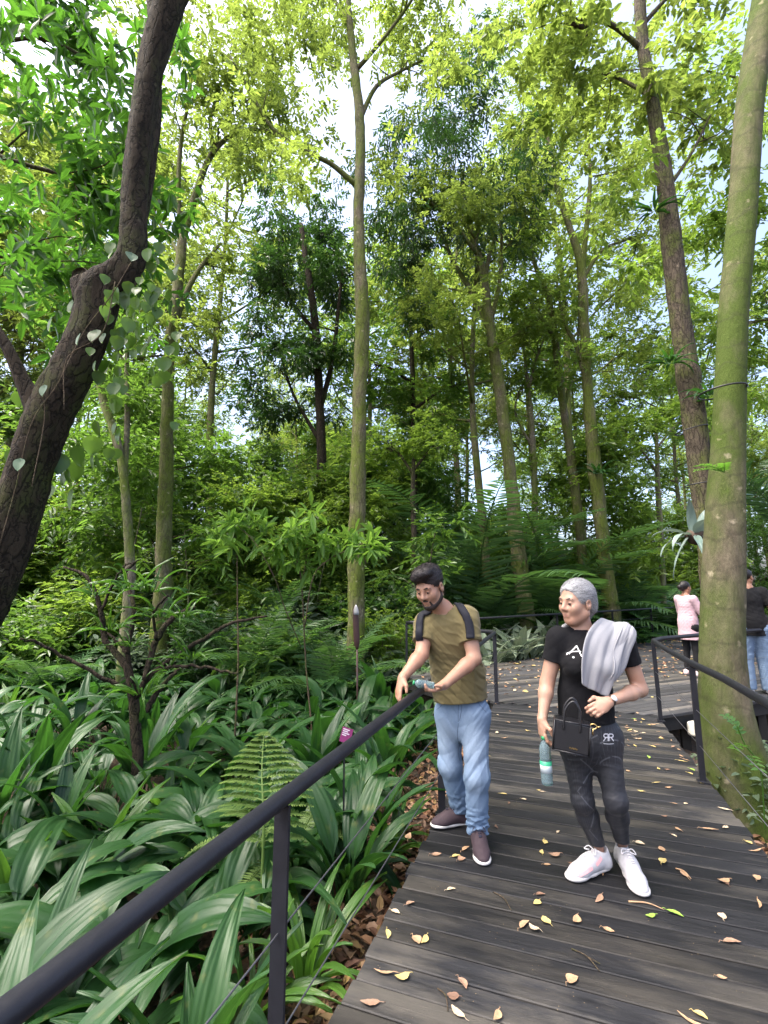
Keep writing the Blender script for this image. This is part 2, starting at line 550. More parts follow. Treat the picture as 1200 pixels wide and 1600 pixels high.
# rail round the opening for the big mossy tree
ra = [R1 + np.array([-.06, -.22])]
t1 = [onz(1200 + 90, 1165, RAIL_Z), onz(1200, 1100, RAIL_Z), onz(1130, 1060, RAIL_Z), onz(1080, 1036, RAIL_Z), onz(1040, 1014, RAIL_Z), onz(1021, 1001, RAIL_Z)]
t1 = [tuple(p) for p in t1]
t1 += [tuple(onz(1034, 997.5, RAIL_Z)), tuple(onz(1090, 992.5, RAIL_Z)), tuple(onz(1200, 983, RAIL_Z)), tuple(onz(1420, 968, RAIL_Z))]
pk = [onz(1020, 1000, RAIL_Z), onz(1081, 1037, RAIL_Z), onz(1290, 1165, RAIL_Z), onz(1330, 974, RAIL_Z)]
posts = [((p[0] + .015 * (i == 0), p[1], 0), (p[0], p[1], RAIL_Z - .02), DD if i < 3 else CUT) for i, p in enumerate(pk)]
cab = [[(pk[2][0], pk[2][1], h), (pk[1][0], pk[1][1], h), (pk[0][0], pk[0][1], h), (pk[3][0], pk[3][1], h)] for h in (.28, .56)]
railing("corner_railing", "black handrail with posts and cables turning a corner in front of the big mossy trunk", t1, posts, cab, r=.026, post=.044)
# floodlight hung under the plaza edge
def floodlight():
    c = onz(1072, 1136, -.17)
    o = np.array([*(R1 + CUT * .62), -.20]) + np.array([CUT[1], -CUT[0], 0]) * .10
    root = empty("floodlight", o, "small cream box floodlight fixed under the plaza deck edge beside the mossy trunk", "floodlight")
    u = np.array([*CUT, 0]); f = np.array([CUT[1], -CUT[0], 0.]); z = np.array([0, 0, 1.])
    cream = simple("cream_plastic", (.62, .60, .52), .45, .1, 20)
    mb = MB(); mb.box(o, (.15, .07, .085), (u, f, z)); me = mb.mesh("housing", False)
    h = link("housing", me, cream, root); bv = h.modifiers.new("b", 'BEVEL'); bv.width = .03; bv.segments = 4
    mb = MB()
    for a, b_ in ((-1, 0), (1, 0), (0, -1), (0, 1)):
        mb.box(o + f * .074 + u * a * .062 + z * b_ * .05, (.008 if a else .07, .006, .058 if a else .008), (u, f, z))
    link("bezel", mb.mesh("bezel", False), simple("dark_bezel", (.03, .03, .035), .5), root)
    mb = MB(); mb.box(o + f * .071, (.056, .003, .044), (u, f, z))
    link("lens", mb.mesh("lens", False), simple("lens_glass", (.55, .56, .52), .15, .05, 40), root)
    mb = MB(); mb.bar(o + z * .08 - f * .02, o + z * .14 - f * .03, .03, .01); link("bracket", mb.mesh("bracket", False), STEEL, root)
floodlight()
# ------------------------------------------------------------------ foliage
def unit(a):
    return a / (np.linalg.norm(a, axis=-1, keepdims=True) + 1e-9)

def leaf_cloud(P, D, Nr, L, W, tint, fold=.18, droop=.15, wide=.42):
    """six-point leaves: P base, D direction, Nr face normal"""
    n = len(P)
    D = unit(D); S = unit(np.cross(D, Nr)); Nr = np.cross(S, D)
    L = L[:, None]; W = W[:, None]
    dz = np.zeros((n, 3)); dz[:, 2] = -1
    m1 = P + D * L * (wide - .12) + dz * L * droop * .15
    m2 = P + D * L * (wide + .28) + dz * L * droop * .5
    tip = P + D * L + dz * L * droop
    up = Nr * W * fold
    V = np.stack([P, m1 + S * W * .5 + up, m2 + S * W * .36 + up, tip, m2 - S * W * .36 + up, m1 - S * W * .5 + up], 1).reshape(-1, 3)
    b = (np.arange(n) * 6)[:, None]
    F = np.concatenate([b + np.array([[0, 1, 2, 3]]), b + np.array([[0, 3, 4, 5]])], 0)
    return V, F, np.repeat(tint, 6)

def clump_leaves(rs, c, r, n, L, W, droop=.25, flat=.75, per=7, whorl=False, tint=None, outward=.8, hang=0.0):
    """leaves set along short twigs that fill an uneven ball of radius r round c"""
    nt_ = max(1, n // per)
    d = unit(rs.randn(nt_, 3)); d[:, 2] *= flat
    rad = r * rs.rand(nt_) ** .5 * (.75 + .5 * rs.rand(nt_))
    o = np.asarray(c)[None] + d * rad[:, None]
    tw = unit(d * outward + rs.randn(nt_, 3) * .55 + np.array([0, 0, -.15 - hang]))
    tl = L * (1.5 + 1.4 * rs.rand(nt_)) * (0.25 if whorl else 1)
    k = np.tile(np.arange(per), nt_)
    idx = np.repeat(np.arange(nt_), per)
    fr = (k + .5) / per
    P = o[idx] + tw[idx] * (tl[idx] * fr)[:, None]
    ref = np.where(np.abs(tw[:, 2:3]) < .9, np.array([[0, 0, 1.]]), np.array([[1., 0, 0]]))
    sx = unit(np.cross(tw, ref)); sy = np.cross(sx, tw)
    if whorl:
        an = k * (2 * np.pi / per) + rs.rand(nt_)[idx] * 6
        D = sx[idx] * np.cos(an)[:, None] + sy[idx] * np.sin(an)[:, None] + tw[idx] * .35
    else:
        sg = np.where(k % 2 == 0, 1., -1.)
        D = sx[idx] * sg[:, None] * .9 + tw[idx] * .75 + rs.randn(len(idx), 3) * .22
    D = D + np.array([0, 0, -hang])
    Nr = np.array([[0, 0, 1.]]) + rs.randn(len(idx), 3) * .38
    s = (.65 + .6 * rs.rand(len(idx)))
    t = (rs.rand() if tint is None else tint)
    tn = np.clip(t + .12 * rs.randn(nt_), 0, 1)[idx]
    return P, D, Nr, L * s, W * s, tn

def crown_mesh(name, clumps, L, W, seed=0, **kw):
    """clumps: (centre, radius, leaf count[, tint])"""
    rs = np.random.RandomState(seed)
    fold, droop, wide = kw.pop('fold', .18), kw.pop('leaf_droop', .15), kw.pop('wide', .42)
    parts = [clump_leaves(rs, c[0], c[1], int(c[2]), L, W, tint=(c[3] if len(c) > 3 else None), **kw) for c in clumps]
    A = [np.concatenate(x) for x in zip(*parts)]
    V, F, T = leaf_cloud(*A, fold=fold, droop=droop, wide=wide)
    return np_mesh(name, V, F, False, {"tint": T})

# greens, as reflectance; the last colour is what shines through
GREEN = {
 'yellow': leaf_mat("leaf_yellow_green", (.050, .095, .016), (.125, .175, .032), .52, (.42, .58, .09)),
 'light':  leaf_mat("leaf_light_green", (.048, .100, .016), (.120, .185, .030), .5, (.42, .66, .08), .36, .5),
 'mid':    leaf_mat("leaf_mid_green", (.032, .080, .016), (.092, .165, .030), .45, (.26, .50, .06), .34, .5),
 'dark':   leaf_mat("leaf_dark_green", (.014, .044, .012), (.046, .098, .024), .30, (.11, .27, .04), .34, .5),
 'lush':   leaf_mat("leaf_lush_green", (.020, .070, .010), (.055, .130, .020), .46, (.17, .46, .04), .36),
 'sprout': leaf_mat("sprout_leaf", (.060, .150, .020), (.120, .220, .040), .5, (.34, .62, .08), .38, .4),
 'grey':   leaf_mat("leaf_grey_green", (.050, .085, .050), (.120, .165, .095), .35, (.22, .34, .15), .5),
}
BARK = {
 'moss':  bark_mat("mossy_bark", (.075, .060, .042), (.21, .18, .12), (.100, .128, .022), .58),
 'mossy_big': bark_mat("mossy_smooth_bark", (.072, .060, .040), (.175, .148, .098), (.055, .082, .013), .62, 6, True, .0),
 'pale':  bark_mat("pale_bark", (.10, .085, .06), (.25, .22, .16), (.13, .17, .03), .42),
 'brown': bark_mat("brown_bark", (.040, .032, .023), (.112, .090, .064), (.075, .09, .02), .36, 12, crack_amt=.8),
 'dark':  bark_mat("dark_bark", (.019, .014, .009), (.058, .043, .028), (.045, .055, .014), .22, 12, crack_amt=.9),
 'twig':  bark_mat("twig_bark", (.07, .05, .03), (.16, .12, .08), (.1, .12, .03), .2, 30),
}

def px_path(rows, d, dd=0.0, n=None):
    """rows of (x, y, width px) -> points and radii at depth d, drifting by dd along the path"""
    pts = [at(r[0], r[1], d + dd * i / max(1, len(rows) - 1)) for i, r in enumerate(rows)]
    rad = [r[2] * (d + dd * i / max(1, len(rows) - 1)) / F_PX / 2 * math.cos(math.atan((r[0] - 600) / F_PX)) for i, r in enumerate(rows)]
    Q = spline([(*p, q) for p, q in zip(pts, rad)], n or (len(rows) * 4))
    return Q[:, :3], np.maximum(Q[:, 3], .004)

def hero_tree(name, label, d, trunk, limbs, clumps, bark, green, L, W, seed, group=None, drift=0.0, bumpy=.10, seg=14, **kw):
    rs = np.random.RandomState(seed)
    P, r = px_path(trunk, d, drift, len(trunk) * 6)
    g = gzf(P[0][0], P[0][1])
    if P[0][2] > g - .1:                                  # carry the trunk down into the soil
        k = np.array([[P[0][0], P[0][1], g - .15]])
        mid = (k + P[:1]) / 2
        P = np.concatenate([k, mid, P]); r = np.concatenate([[r[0] * 1.35, r[0] * 1.12], r])
    z_ = P[:, 2]
    for _ in range(0 if d < 5 else 4):               # knots and swellings
        z0 = rs.uniform(.6, 7.0); r = r * (1 + rs.uniform(.04, .12) * np.exp(-((z_ - z0) / rs.uniform(.06, .18)) ** 2))
    P = P + np.c_[rs.randn(len(P), 2), np.zeros(len(P))] * r[:, None] * (0.0 if d < 8 else .05)
    root = empty(name, (P[0][0], P[0][1], g), label, 'tree', group)
    mb = MB(); mb.tube(P, r, seg, bump=bumpy, seed=seed)
    tk = link("trunk", mb.mesh("trunk"), BARK[bark], root)
    cl = []
    for li in limbs:
        rows, dd = li if isinstance(li, tuple) and isinstance(li[0], list) else (li, 0.0)
        Q, q = px_path(rows, d + drift * .5, dd)
        mb = MB(); mb.tube(Q, q, 8, bump=.08, seed=seed + 1)
        # twigs off the outer half of the limb
        for j in range(6 if clumps else 0):
            i = rs.randint(len(Q) // 2, len(Q) - 1)
            v = unit(rs.randn(3) + np.array([0, 0, .5]) + unit(Q[i] - Q[i - 1])); ln = .5 + .9 * rs.rand()
            e = Q[i] + v * ln + np.array([0, 0, -.1]) * ln
            mb.tube(spline([Q[i], (Q[i] + e) / 2 + rs.randn(3) * .06, e], 6), np.linspace(q[i] * .5, .005, 6), 5)
            cl.append((e, .45 + .35 * rs.rand(), 90))
        link("limb", mb.mesh("limb"), BARK[bark], root)
        if clumps: cl.append((Q[-1], .8, 200))
    dens = kw.pop('dens', 1.0)
    if not clumps: cl = []
    for c in clumps:
        x, y, rp = c[:3]; dd = c[3] if len(c) > 3 else rs.uniform(-1.2, 1.8)
        dep = d + dd; R_ = rp * dep / F_PX
        n_sub = 5
        ctr = np.array(at(x, y, dep))
        for j in range(n_sub):                            # each mass is several uneven tufts
            o = rs.randn(3) * np.array([.48, .7, .42]) * R_
            cl.append((ctr + o, R_ * rs.uniform(.32, .62), dens * 640 * (R_ ** 2) / n_sub * (.13 / L) ** 1.1 * 1.6, np.clip(rs.rand(), 0, 1)))
    if cl:
        link("crown", crown_mesh("crown", cl, L, W, seed, **kw), GREEN[green], root)
    return root

canopy = "tall slender trees of the canopy"
hero_tree("leaning_tree", "dark brown leaning trunk on the left that bends at a knobbly elbow", 3.6,
    [(-60, 1010, 100), (-25, 940, 96), (5, 870, 88), (30, 790, 82), (55, 700, 76), (85, 630, 76), (118, 572, 70), (146, 505, 68), (158, 455, 74), (186, 432, 62), (205, 398, 50), (207, 340, 47), (212, 270, 49), (222, 190, 51), (235, 110, 52), (255, 40, 54), (275, -20, 54), (300, -90, 52)],
    [([(60, 640, 46), (38, 600, 30), (14, 548, 22), (-20, 490, 18), (-60, 420, 15)], -.2),
     ([(196, 420, 30), (222, 330, 26), (236, 240, 26), (244, 160, 24), (240, 60, 20), (232, -40, 18)], .5),
     ([(140, 470, 60), (128, 436, 44), (124, 430, 30)], -.05)],
    [], 'dark', 'lush', .2, .07, 11, bumpy=.16, seg=20)
def overhead_crown():
    """unseen crown added above the leaning tree, placed to shade the near bed and boards"""
    root = [o for o in bpy.data.objects if o.name == 'leaning_tree'][0]
    rs = np.random.RandomState(99); mb = MB(); cl = []
    o = np.array(at(300, -90, 3.6))
    for e in ((-2.2, .9, 9.0), (-4.6, 1.0, 9.2), (-3.4, 2.6, 9.8), (-1.2, 0.2, 9.3), (-5.8, 2.4, 9.0), (-3.2, -.4, 9.4), (-1.0, 1.6, 10.2), (-6.4, .4, 9.4)):
        e = np.array(e); Q = spline([o, (o + e) / 2 + np.array([0, 0, .8]), e], 12); mb.tube(Q, np.linspace(.07, .012, 12), 6)
        for k in range(4): cl.append((e + rs.randn(3) * np.array([.6, .6, .35]), rs.uniform(.5, .85), 120))
    link("limb", mb.mesh("limb"), BARK['dark'], root)
    link("crown", crown_mesh("crown", cl, .20, .08, 98), GREEN['mid'], root)
overhead_crown()
hero_tree("mossy_tree", "slender mossy tree left of centre whose stem forks into two pale upright limbs", 10.0,
    [(254, 930, 30), (256, 880, 27), (258, 800, 24), (262, 640, 21), (266, 540, 20), (280, 430, 18), (285, 370, 16)],
    [([(285, 375, 14), (310, 290, 12), (335, 235, 10), (375, 205, 7), (415, 203, 5)], .5),
     ([(332, 242, 8), (330, 180, 7), (352, 138, 5), (360, 120, 3)], -.4),
     ([(284, 385, 10), (279, 300, 9), (283, 220, 8), (298, 130, 6), (288, 40, 4)], -.5),
     ([(268, 520, 12), (290, 460, 10), (312, 420, 8), (345, 380, 5)], .8),
     ([(283, 400, 8), (250, 350, 6), (225, 300, 4)], .8)],
    [(300, 40, 70), (390, 260, 55), (262, 190, 50), (330, 330, 45), (425, 150, 65), (215, 70, 60), (340, 130, 55), (380, 60, 60), (430, 20, 70), (330, 240, 40), (250, 450, 45), (310, 500, 45), (350, 430, 45), (230, 380, 40), (290, 560, 40)],
    'moss', 'yellow', .13, .06, 12, canopy, dens=.75)
hero_tree("mossy_tree", "thin pale double-stemmed tree at the left beside the leaning dark trunk", 9.0,
    [(204, 900, 17), (198, 800, 16), (190, 720, 15), (175, 665, 14), (160, 620, 13), (152, 560, 11), (150, 480, 8)],
    [([(194, 745, 12), (199, 660, 10), (198, 570, 8), (205, 480, 5)], .6)],
    [(150, 520, 60), (200, 560, 55), (120, 620, 60), (230, 620, 50), (90, 700, 70), (160, 700, 40)], 'pale', 'mid', .14, .065, 13, canopy, dens=.9)
hero_tree("mossy_tree", "tall straight mossy tree in the middle with a long branch reaching left", 9.5,
    [(556, 980, 27), (557, 860, 25), (560, 700, 24), (563, 600, 24), (566, 500, 23), (562, 400, 21), (560, 330, 20), (563, 250, 18), (562, 180, 17), (553, 100, 15), (545, 20, 13), (540, -60, 11)],
    [([(560, 292, 11), (520, 258, 9), (490, 242, 8), (430, 205, 7), (392, 145, 5), (360, 88, 4)], -.6),
     ([(563, 185, 9), (588, 135, 7), (625, 112, 5), (665, 92, 4)], .5),
     ([(556, 110, 8), (598, 62, 6), (640, 5, 5), (660, -30, 4)], -.6),
     ([(549, 40, 8), (515, -10, 6), (480, -50, 4)], .5)],
    [(450, 40, 80), (395, 215, 45), (520, 50, 65), (480, 150, 60), (625, 30, 75), (650, 130, 45), (445, 290, 55), (600, 275, 40), (640, 300, 35), (420, 120, 60), (560, -20, 80), (700, 30, 60), (500, 215, 40)],
    'moss', 'yellow', .13, .06, 14, canopy, dens=.85)
hero_tree("mossy_tree", "curving mossy tree right of centre under a dark drooping crown", 12.9,
    [(826, 985, 27), (820, 940, 25), (808, 850, 23), (798, 750, 21), (785, 640, 19), (770, 540, 18), (762, 485, 17), (757, 440, 14), (745, 390, 11), (730, 340, 8), (722, 265, 5)],
    [([(763, 512, 11), (740, 462, 9), (705, 402, 7), (688, 350, 4)], 1.),
     ([(766, 505, 9), (780, 445, 7), (784, 380, 6), (780, 335, 4)], -.8),
     ([(757, 440, 9), (770, 380, 6), (800, 320, 5), (830, 280, 4)], .8),
     ([(748, 400, 8), (700, 340, 6), (650, 300, 4)], -.8)],
    [(700, 235, 75), (640, 340, 60), (668, 420, 65), (825, 300, 55), (655, 230, 55), (760, 165, 60), (720, 330, 50), (610, 400, 45), (700, 150, 55), (810, 220, 45), (655, 480, 45), (820, 420, 40), (640, 200, 55), (690, 180, 50), (605, 270, 50), (745, 105, 50), (600, 340, 45), (770, 250, 50)],
    'moss', 'dark', .17, .05, 15, canopy, hang=.45, dens=1.15)
hero_tree("mossy_tree", "mossy forked tree directly behind the grey-haired woman and the far railing", 13.4,
    [(958, 985, 28), (955, 950, 26), (945, 880, 24), (935, 780, 22), (925, 690, 21), (918, 600, 18), (912, 500, 17), (908, 420, 16), (895, 370, 13), (875, 310, 10), (860, 240, 8), (850, 180, 6)],
    [([(909, 425, 11), (918, 340, 9), (922, 260, 7), (915, 180, 5)], -.6),
     ([(911, 435, 8), (940, 392, 6), (975, 376, 5), (1010, 365, 4)], .6),
     ([(917, 600, 9), (900, 540, 8), (880, 500, 6), (870, 440, 4)], .8),
     ([(880, 325, 7), (830, 280, 5), (800, 220, 4)], .8)],
    [(850, 120, 75), (920, 190, 70), (800, 60, 75), (965, 260, 60), (870, 230, 55), (770, 120, 50), (960, 340, 45), (900, 60, 75), (820, 200, 45), (1010, 420, 45), (990, 90, 60)],
    'moss', 'yellow', .14, .065, 16, canopy, dens=.85)
hero_tree("mossy_tree", "thin pale tree behind the palm fronds just left of the mossy forked tree", 14.6,
    [(915, 960, 17), (912, 900, 16), (905, 820, 15), (890, 700, 15), (878, 620, 13), (868, 540, 12), (858, 470, 10), (838, 420, 8), (818, 350, 6)],
    [([(880, 640, 8), (900, 560, 6), (906, 480, 4)], .6), ([(866, 530, 8), (848, 500, 6), (820, 480, 4)], -.5)],
    [(845, 500, 50), (815, 420, 45), (880, 440, 45), (790, 520, 40), (860, 580, 40), (900, 560, 40), (830, 360, 40)], 'moss', 'light', .15, .07, 17, canopy)
hero_tree("brown_tree", "rough brown trunk strapped with black bands behind the big mossy trunk", 7.0,
    [(1118, 980, 42), (1112, 900, 38), (1101, 800, 35), (1088, 680, 40), (1075, 590, 40), (1063, 500, 40), (1052, 400, 37), (1043, 320, 32), (1030, 220, 28), (1012, 120, 25), (1002, 50, 23), (998, -60, 20)],
    [([(1006, 80, 13), (965, 45, 10), (935, 32, 10), (905, 42, 9), (880, 20, 6)], -.4),
     ([(1018, 150, 10), (960, 120, 6), (900, 105, 4)], .5),
     ([(1040, 300, 9), (1080, 240, 6), (1110, 180, 4)], .6),
     ([(1003, 40, 10), (1050, -10, 7), (1100, -40, 4)], .3)],
    [(905, 70, 60, -.3), (970, 140, 50, .5), (1075, 150, 50, 1), (830, 130, 50, .2), (1080, 50, 55, .5), (770, 40, 60, 0), (1040, 90, 45, -.4), (880, 160, 40, .5), (1000, 200, 40, 1.), (700, 90, 50, .6)],
    'brown', 'yellow', .14, .075, 18, dens=.8, bumpy=.12, seg=16)
hero_tree("mossy_tree", "massive green-mossed trunk at the right growing up through the opening in the deck", 4.45,
    [(1180, 1340, 152), (1167, 1275, 129), (1150, 1205, 106), (1135, 1125, 87), (1130, 1050, 75), (1129, 980, 71), (1131, 880, 69), (1133, 800, 66), (1137, 700, 60), (1141, 600, 56), (1147, 480, 54), (1154, 400, 54), (1162, 300, 54), (1168, 200, 55), (1180, 100, 57), (1195, 0, 57), (1212, -110, 55)],
    [], [], 'mossy_big', 'light', .14, .06, 19, bumpy=.045, seg=28)
hero_tree("thin_tree", "thin brown sapling trunk rising behind the far railing left of the pink-clad woman", 15.6,
    [(1042, 1000, 11), (1038, 960, 10), (1034, 880, 10), (1029, 780, 9), (1026, 700, 7), (1024, 640, 5)],
    [([(1028, 740, 5), (1000, 700, 4), (970, 670, 3)], -.5), ([(1026, 700, 5), (1060, 660, 4), (1090, 640, 3)], .5)],
    [(1000, 660, 45, -.6), (950, 680, 38, -.8), (1060, 640, 45, .4), (1020, 600, 45, 0), (1090, 690, 35, .5), (985, 730, 32, -.5)], 'pale', 'light', .18, .08, 20, flat=.4)
hero_tree("dark_tree", "dense dark green tree draped with creepers left of the tall central trunk", 14.5,
    [(508, 940, 16), (503, 820, 15), (502, 700, 15), (498, 600, 14), (492, 500, 13), (480, 420, 11), (470, 350, 8)],
    [([(500, 640, 9), (520, 560, 8), (528, 490, 6), (535, 420, 4)], .8), ([(494, 520, 8), (455, 470, 6), (430, 410, 4)], -.8), ([(500, 690, 7), (460, 620, 5), (440, 560, 4)], .5)],
    [(475, 330, 50), (440, 380, 50), (520, 380, 50), (535, 440, 45), (440, 450, 50), (490, 440, 55), (420, 520, 45), (470, 560, 50), (520, 540, 40), (400, 600, 45), (450, 640, 45), (500, 640, 35), (400, 440, 40)],
    'dark', 'dark', .15, .06, 21, hang=.25, dens=1.9)
hero_tree("layered_tree", "mid green tree with tiered foliage in the gap right of the tall central trunk", 15.0,
    [(650, 950, 10), (648, 800, 10), (646, 700, 9), (645, 600, 8), (642, 520, 6), (640, 450, 4)],
    [([(646, 640, 6), (690, 610, 4), (725, 600, 3)], .5), ([(645, 600, 6), (610, 575, 4), (585, 570, 3)], -.5), ([(643, 540, 5), (670, 515, 3), (700, 510, 3)], .5)],
    [(650, 470, 40), (620, 520, 40), (680, 520, 40), (600, 585, 38), (645, 570, 40), (700, 590, 38), (730, 620, 32), (610, 640, 38), (660, 650, 38), (700, 660, 30)],
    'dark', 'mid', .15, .065, 22, flat=.45, dens=1.3)
hero_tree("umbrella_tree", "small tree with a pale flat-topped leafy head standing above the bearded man", 12.5,
    [(647, 900, 9), (647, 840, 8), (645, 770, 8), (646, 720, 6)],
    [([(645, 740, 5), (620, 705, 4), (600, 700, 3)], .4), ([(646, 735, 5), (675, 700, 4), (695, 695, 3)], -.4)],
    [(645, 695, 38, 0), (612, 705, 30, .3), (682, 702, 30, -.3), (650, 680, 25, 0)], 'brown', 'light', .13, .065, 23, flat=.35)
hero_tree("bare_tree", "thin twisting bare-stemmed tree in the bright gap between two mossy trunks", 15.0,
    [(835, 860, 9), (836, 780, 9), (833, 700, 9), (828, 630, 8), (822, 580, 6), (818, 540, 4)],
    [([(833, 700, 5), (806, 650, 4), (810, 615, 3), (818, 600, 3)], .3), ([(826, 610, 5), (838, 560, 4), (850, 530, 3)], -.3)],
    [(825, 560, 30, 0), (850, 600, 28, .5), (800, 640, 25, .3)], 'pale', 'light', .13, .06, 24)

# the lush whorled-leaf branches reaching in at the top left
hero_tree("whorled_tree", "lush tree with whorls of large bright leaves filling the upper left corner", 5.6,
    [(-330, 1100, 60), (-300, 800, 55), (-260, 500, 48), (-220, 250, 40), (-180, 60, 30)],
    [([(-262, 510, 22), (-120, 430, 16), (0, 400, 9), (90, 420, 6)], .3), ([(-230, 300, 20), (-90, 230, 14), (50, 260, 9), (150, 290, 6)], .5),
     ([(-205, 180, 18), (-60, 90, 12), (60, 60, 8), (170, 110, 5)], .2), ([(-190, 90, 16), (-40, -20, 10), (80, -40, 6)], .6)],
    [(40, 40, 60), (120, 120, 60), (30, 170, 55), (190, 190, 50), (110, 250, 60), (40, 320, 60), (170, 310, 50), (215, 270, 40), (100, 390, 55), (30, 450, 55), (200, 370, 40), (70, 520, 40), (10, 90, 50), (60, -10, 50), (225, 400, 30)],
    'brown', 'lush', .22, .075, 25, whorl=True, dens=1.1, wide=.5)
hero_tree("fruit_tree", "tree with drooping light green leaves leaning in behind the mossy trunk at the far right", 8.5,
    [(1430, 1050, 40), (1400, 800, 36), (1370, 550, 32), (1340, 350, 26), (1310, 200, 20)],
    [([(1375, 580, 16), (1290, 520, 10), (1210, 500, 6), (1170, 505, 4)], .3), ([(1345, 380, 14), (1270, 330, 9), (1200, 330, 6), (1120, 340, 4)], .6), ([(1325, 270, 14), (1250, 170, 9), (1180, 130, 5), (1100, 110, 4)], .3)],
    [(1190, 300, 55), (1110, 260, 55), (1090, 360, 50), (1190, 430, 45), (1100, 450, 45), (1185, 180, 50), (1110, 150, 50), (1190, 540, 45), (1080, 540, 35), (1185, 60, 55), (980, 300, 45), (1000, 420, 45), (1190, 620, 45)],
    'pale', 'light', .15, .07, 26, hang=.3)

# ------------------------------------------------------------------ trees of the wood behind, from six kinds
def wood_kind(seed, h, tr, c0, cr, green, bark, L, W, n_limb, dens, hang=0.0, flat=.7):
    rs = np.random.RandomState(seed)
    k = 9
    ph = rs.rand(2) * 6
    z = np.linspace(-.3, h * .93, k * 3)
    wob = lambda t: np.array([.18 * math.sin(t * .45 + ph[0]) + .03 * t * math.cos(ph[1]), .16 * math.cos(t * .4 + ph[1]) + .02 * t, t])
    P = np.array([wob(t) for t in z]); r = tr * (1 - .75 * np.linspace(0, 1, len(z))) * (1 + .5 * np.exp(-np.maximum(z, 0) * 2.5))
    mb = MB(); mb.tube(P, r, 9, bump=.09, seed=seed); tk = mb.mesh("trunk")
    ml = MB(); cl = []
    for i in range(n_limb):
        t = c0 + (h * .92 - c0) * (i + .5 * rs.rand()) / n_limb
        a = i * 2.4 + rs.rand()
        o = wob(t); ln = cr * (.45 + .6 * math.sin(min(1, (h - t) / (h - c0) * 1.15) * 2.2)) * rs.uniform(.75, 1.15)
        e = o + np.array([math.cos(a) * ln, math.sin(a) * ln, ln * rs.uniform(.25, .8)])
        m_ = (o + e) / 2 + np.array([0, 0, -.08 * ln]) + rs.randn(3) * .12
        Q = spline([o, m_, e], 8); r0 = tr * (1 - .75 * t / h) * .5
        ml.tube(Q, np.linspace(r0, .012, 8), 6)
        for j in range(5):
            f = Q[rs.randint(3, 8)]
            v = unit(rs.randn(3) * np.array([1, 1, .6]) + unit(e - o) * .7)
            e2 = f + v * ln * rs.uniform(.2, .55)
            ml.tube([f, (f + e2) / 2 + rs.randn(3) * .05, e2], [r0 * .4, r0 * .25, .006], 4)
            cl.append((e2, rs.uniform(.4, .95), 170 * dens))
        cl.append((e, rs.uniform(.6, 1.), 230 * dens)); 
    cl.append((P[-1], 1.0, 350 * dens))
    cm = crown_mesh("crown", cl, L, W, seed + 50, hang=hang, flat=flat)
    return [("trunk", tk, BARK[bark]), ("limbs", ml.mesh("limbs"), BARK[bark]), ("crown", cm, GREEN[green])]

KINDS = {
 'tall_pale':  wood_kind(101, 17, .17, 8.0, 2.9, 'yellow', 'moss', .16, .075, 13, .95),
 'tall_light': wood_kind(102, 15, .15, 6.0, 2.6, 'light', 'pale', .17, .08, 13, .95),
 'mid':        wood_kind(103, 12, .15, 2.6, 2.5, 'mid', 'brown', .19, .085, 14, 1.2),
 'dense':      wood_kind(104, 14, .18, 3.0, 2.3, 'dark', 'dark', .19, .075, 16, 1.35, .3),
 'low':        wood_kind(105, 6.5, .08, 1.0, 2.1, 'mid', 'brown', .18, .08, 13, 1.2),
 'low_light':  wood_kind(106, 5.5, .07, .9, 1.9, 'light', 'pale', .18, .08, 11, 1.1),
}
KIND_LABEL = {
 'tall_pale': "tall thin tree with a yellow-green crown in the wood behind the garden",
 'tall_light': "light green tree with an open crown in the wood behind the garden",
 'mid': "bushy mid green tree in the wood behind the garden",
 'dense': "dark dense drooping tree in the wood behind the garden",
 'low': "low green understorey tree below the canopy of the wood",
 'low_light': "low pale green understorey tree below the canopy of the wood",
}
NAME = {'tall_pale': 'slender_tree', 'tall_light': 'open_tree', 'mid': 'bushy_tree', 'dense': 'dense_tree', 'low': 'understorey_tree', 'low_light': 'pale_understorey_tree'}

def place(name, parts, loc, rz, sc, label, cat, group):
    root = empty(name, loc, label, cat, group)
    root.rotation_euler = (0, 0, rz); root.scale = sc if isinstance(sc, tuple) else (sc, sc, sc)
    for pn, me, mt in parts:
        if not me.materials: me.materials.append(mt)
        c = bpy.data.objects.new(pn, me); COL.objects.link(c); c.parent = root
    return root

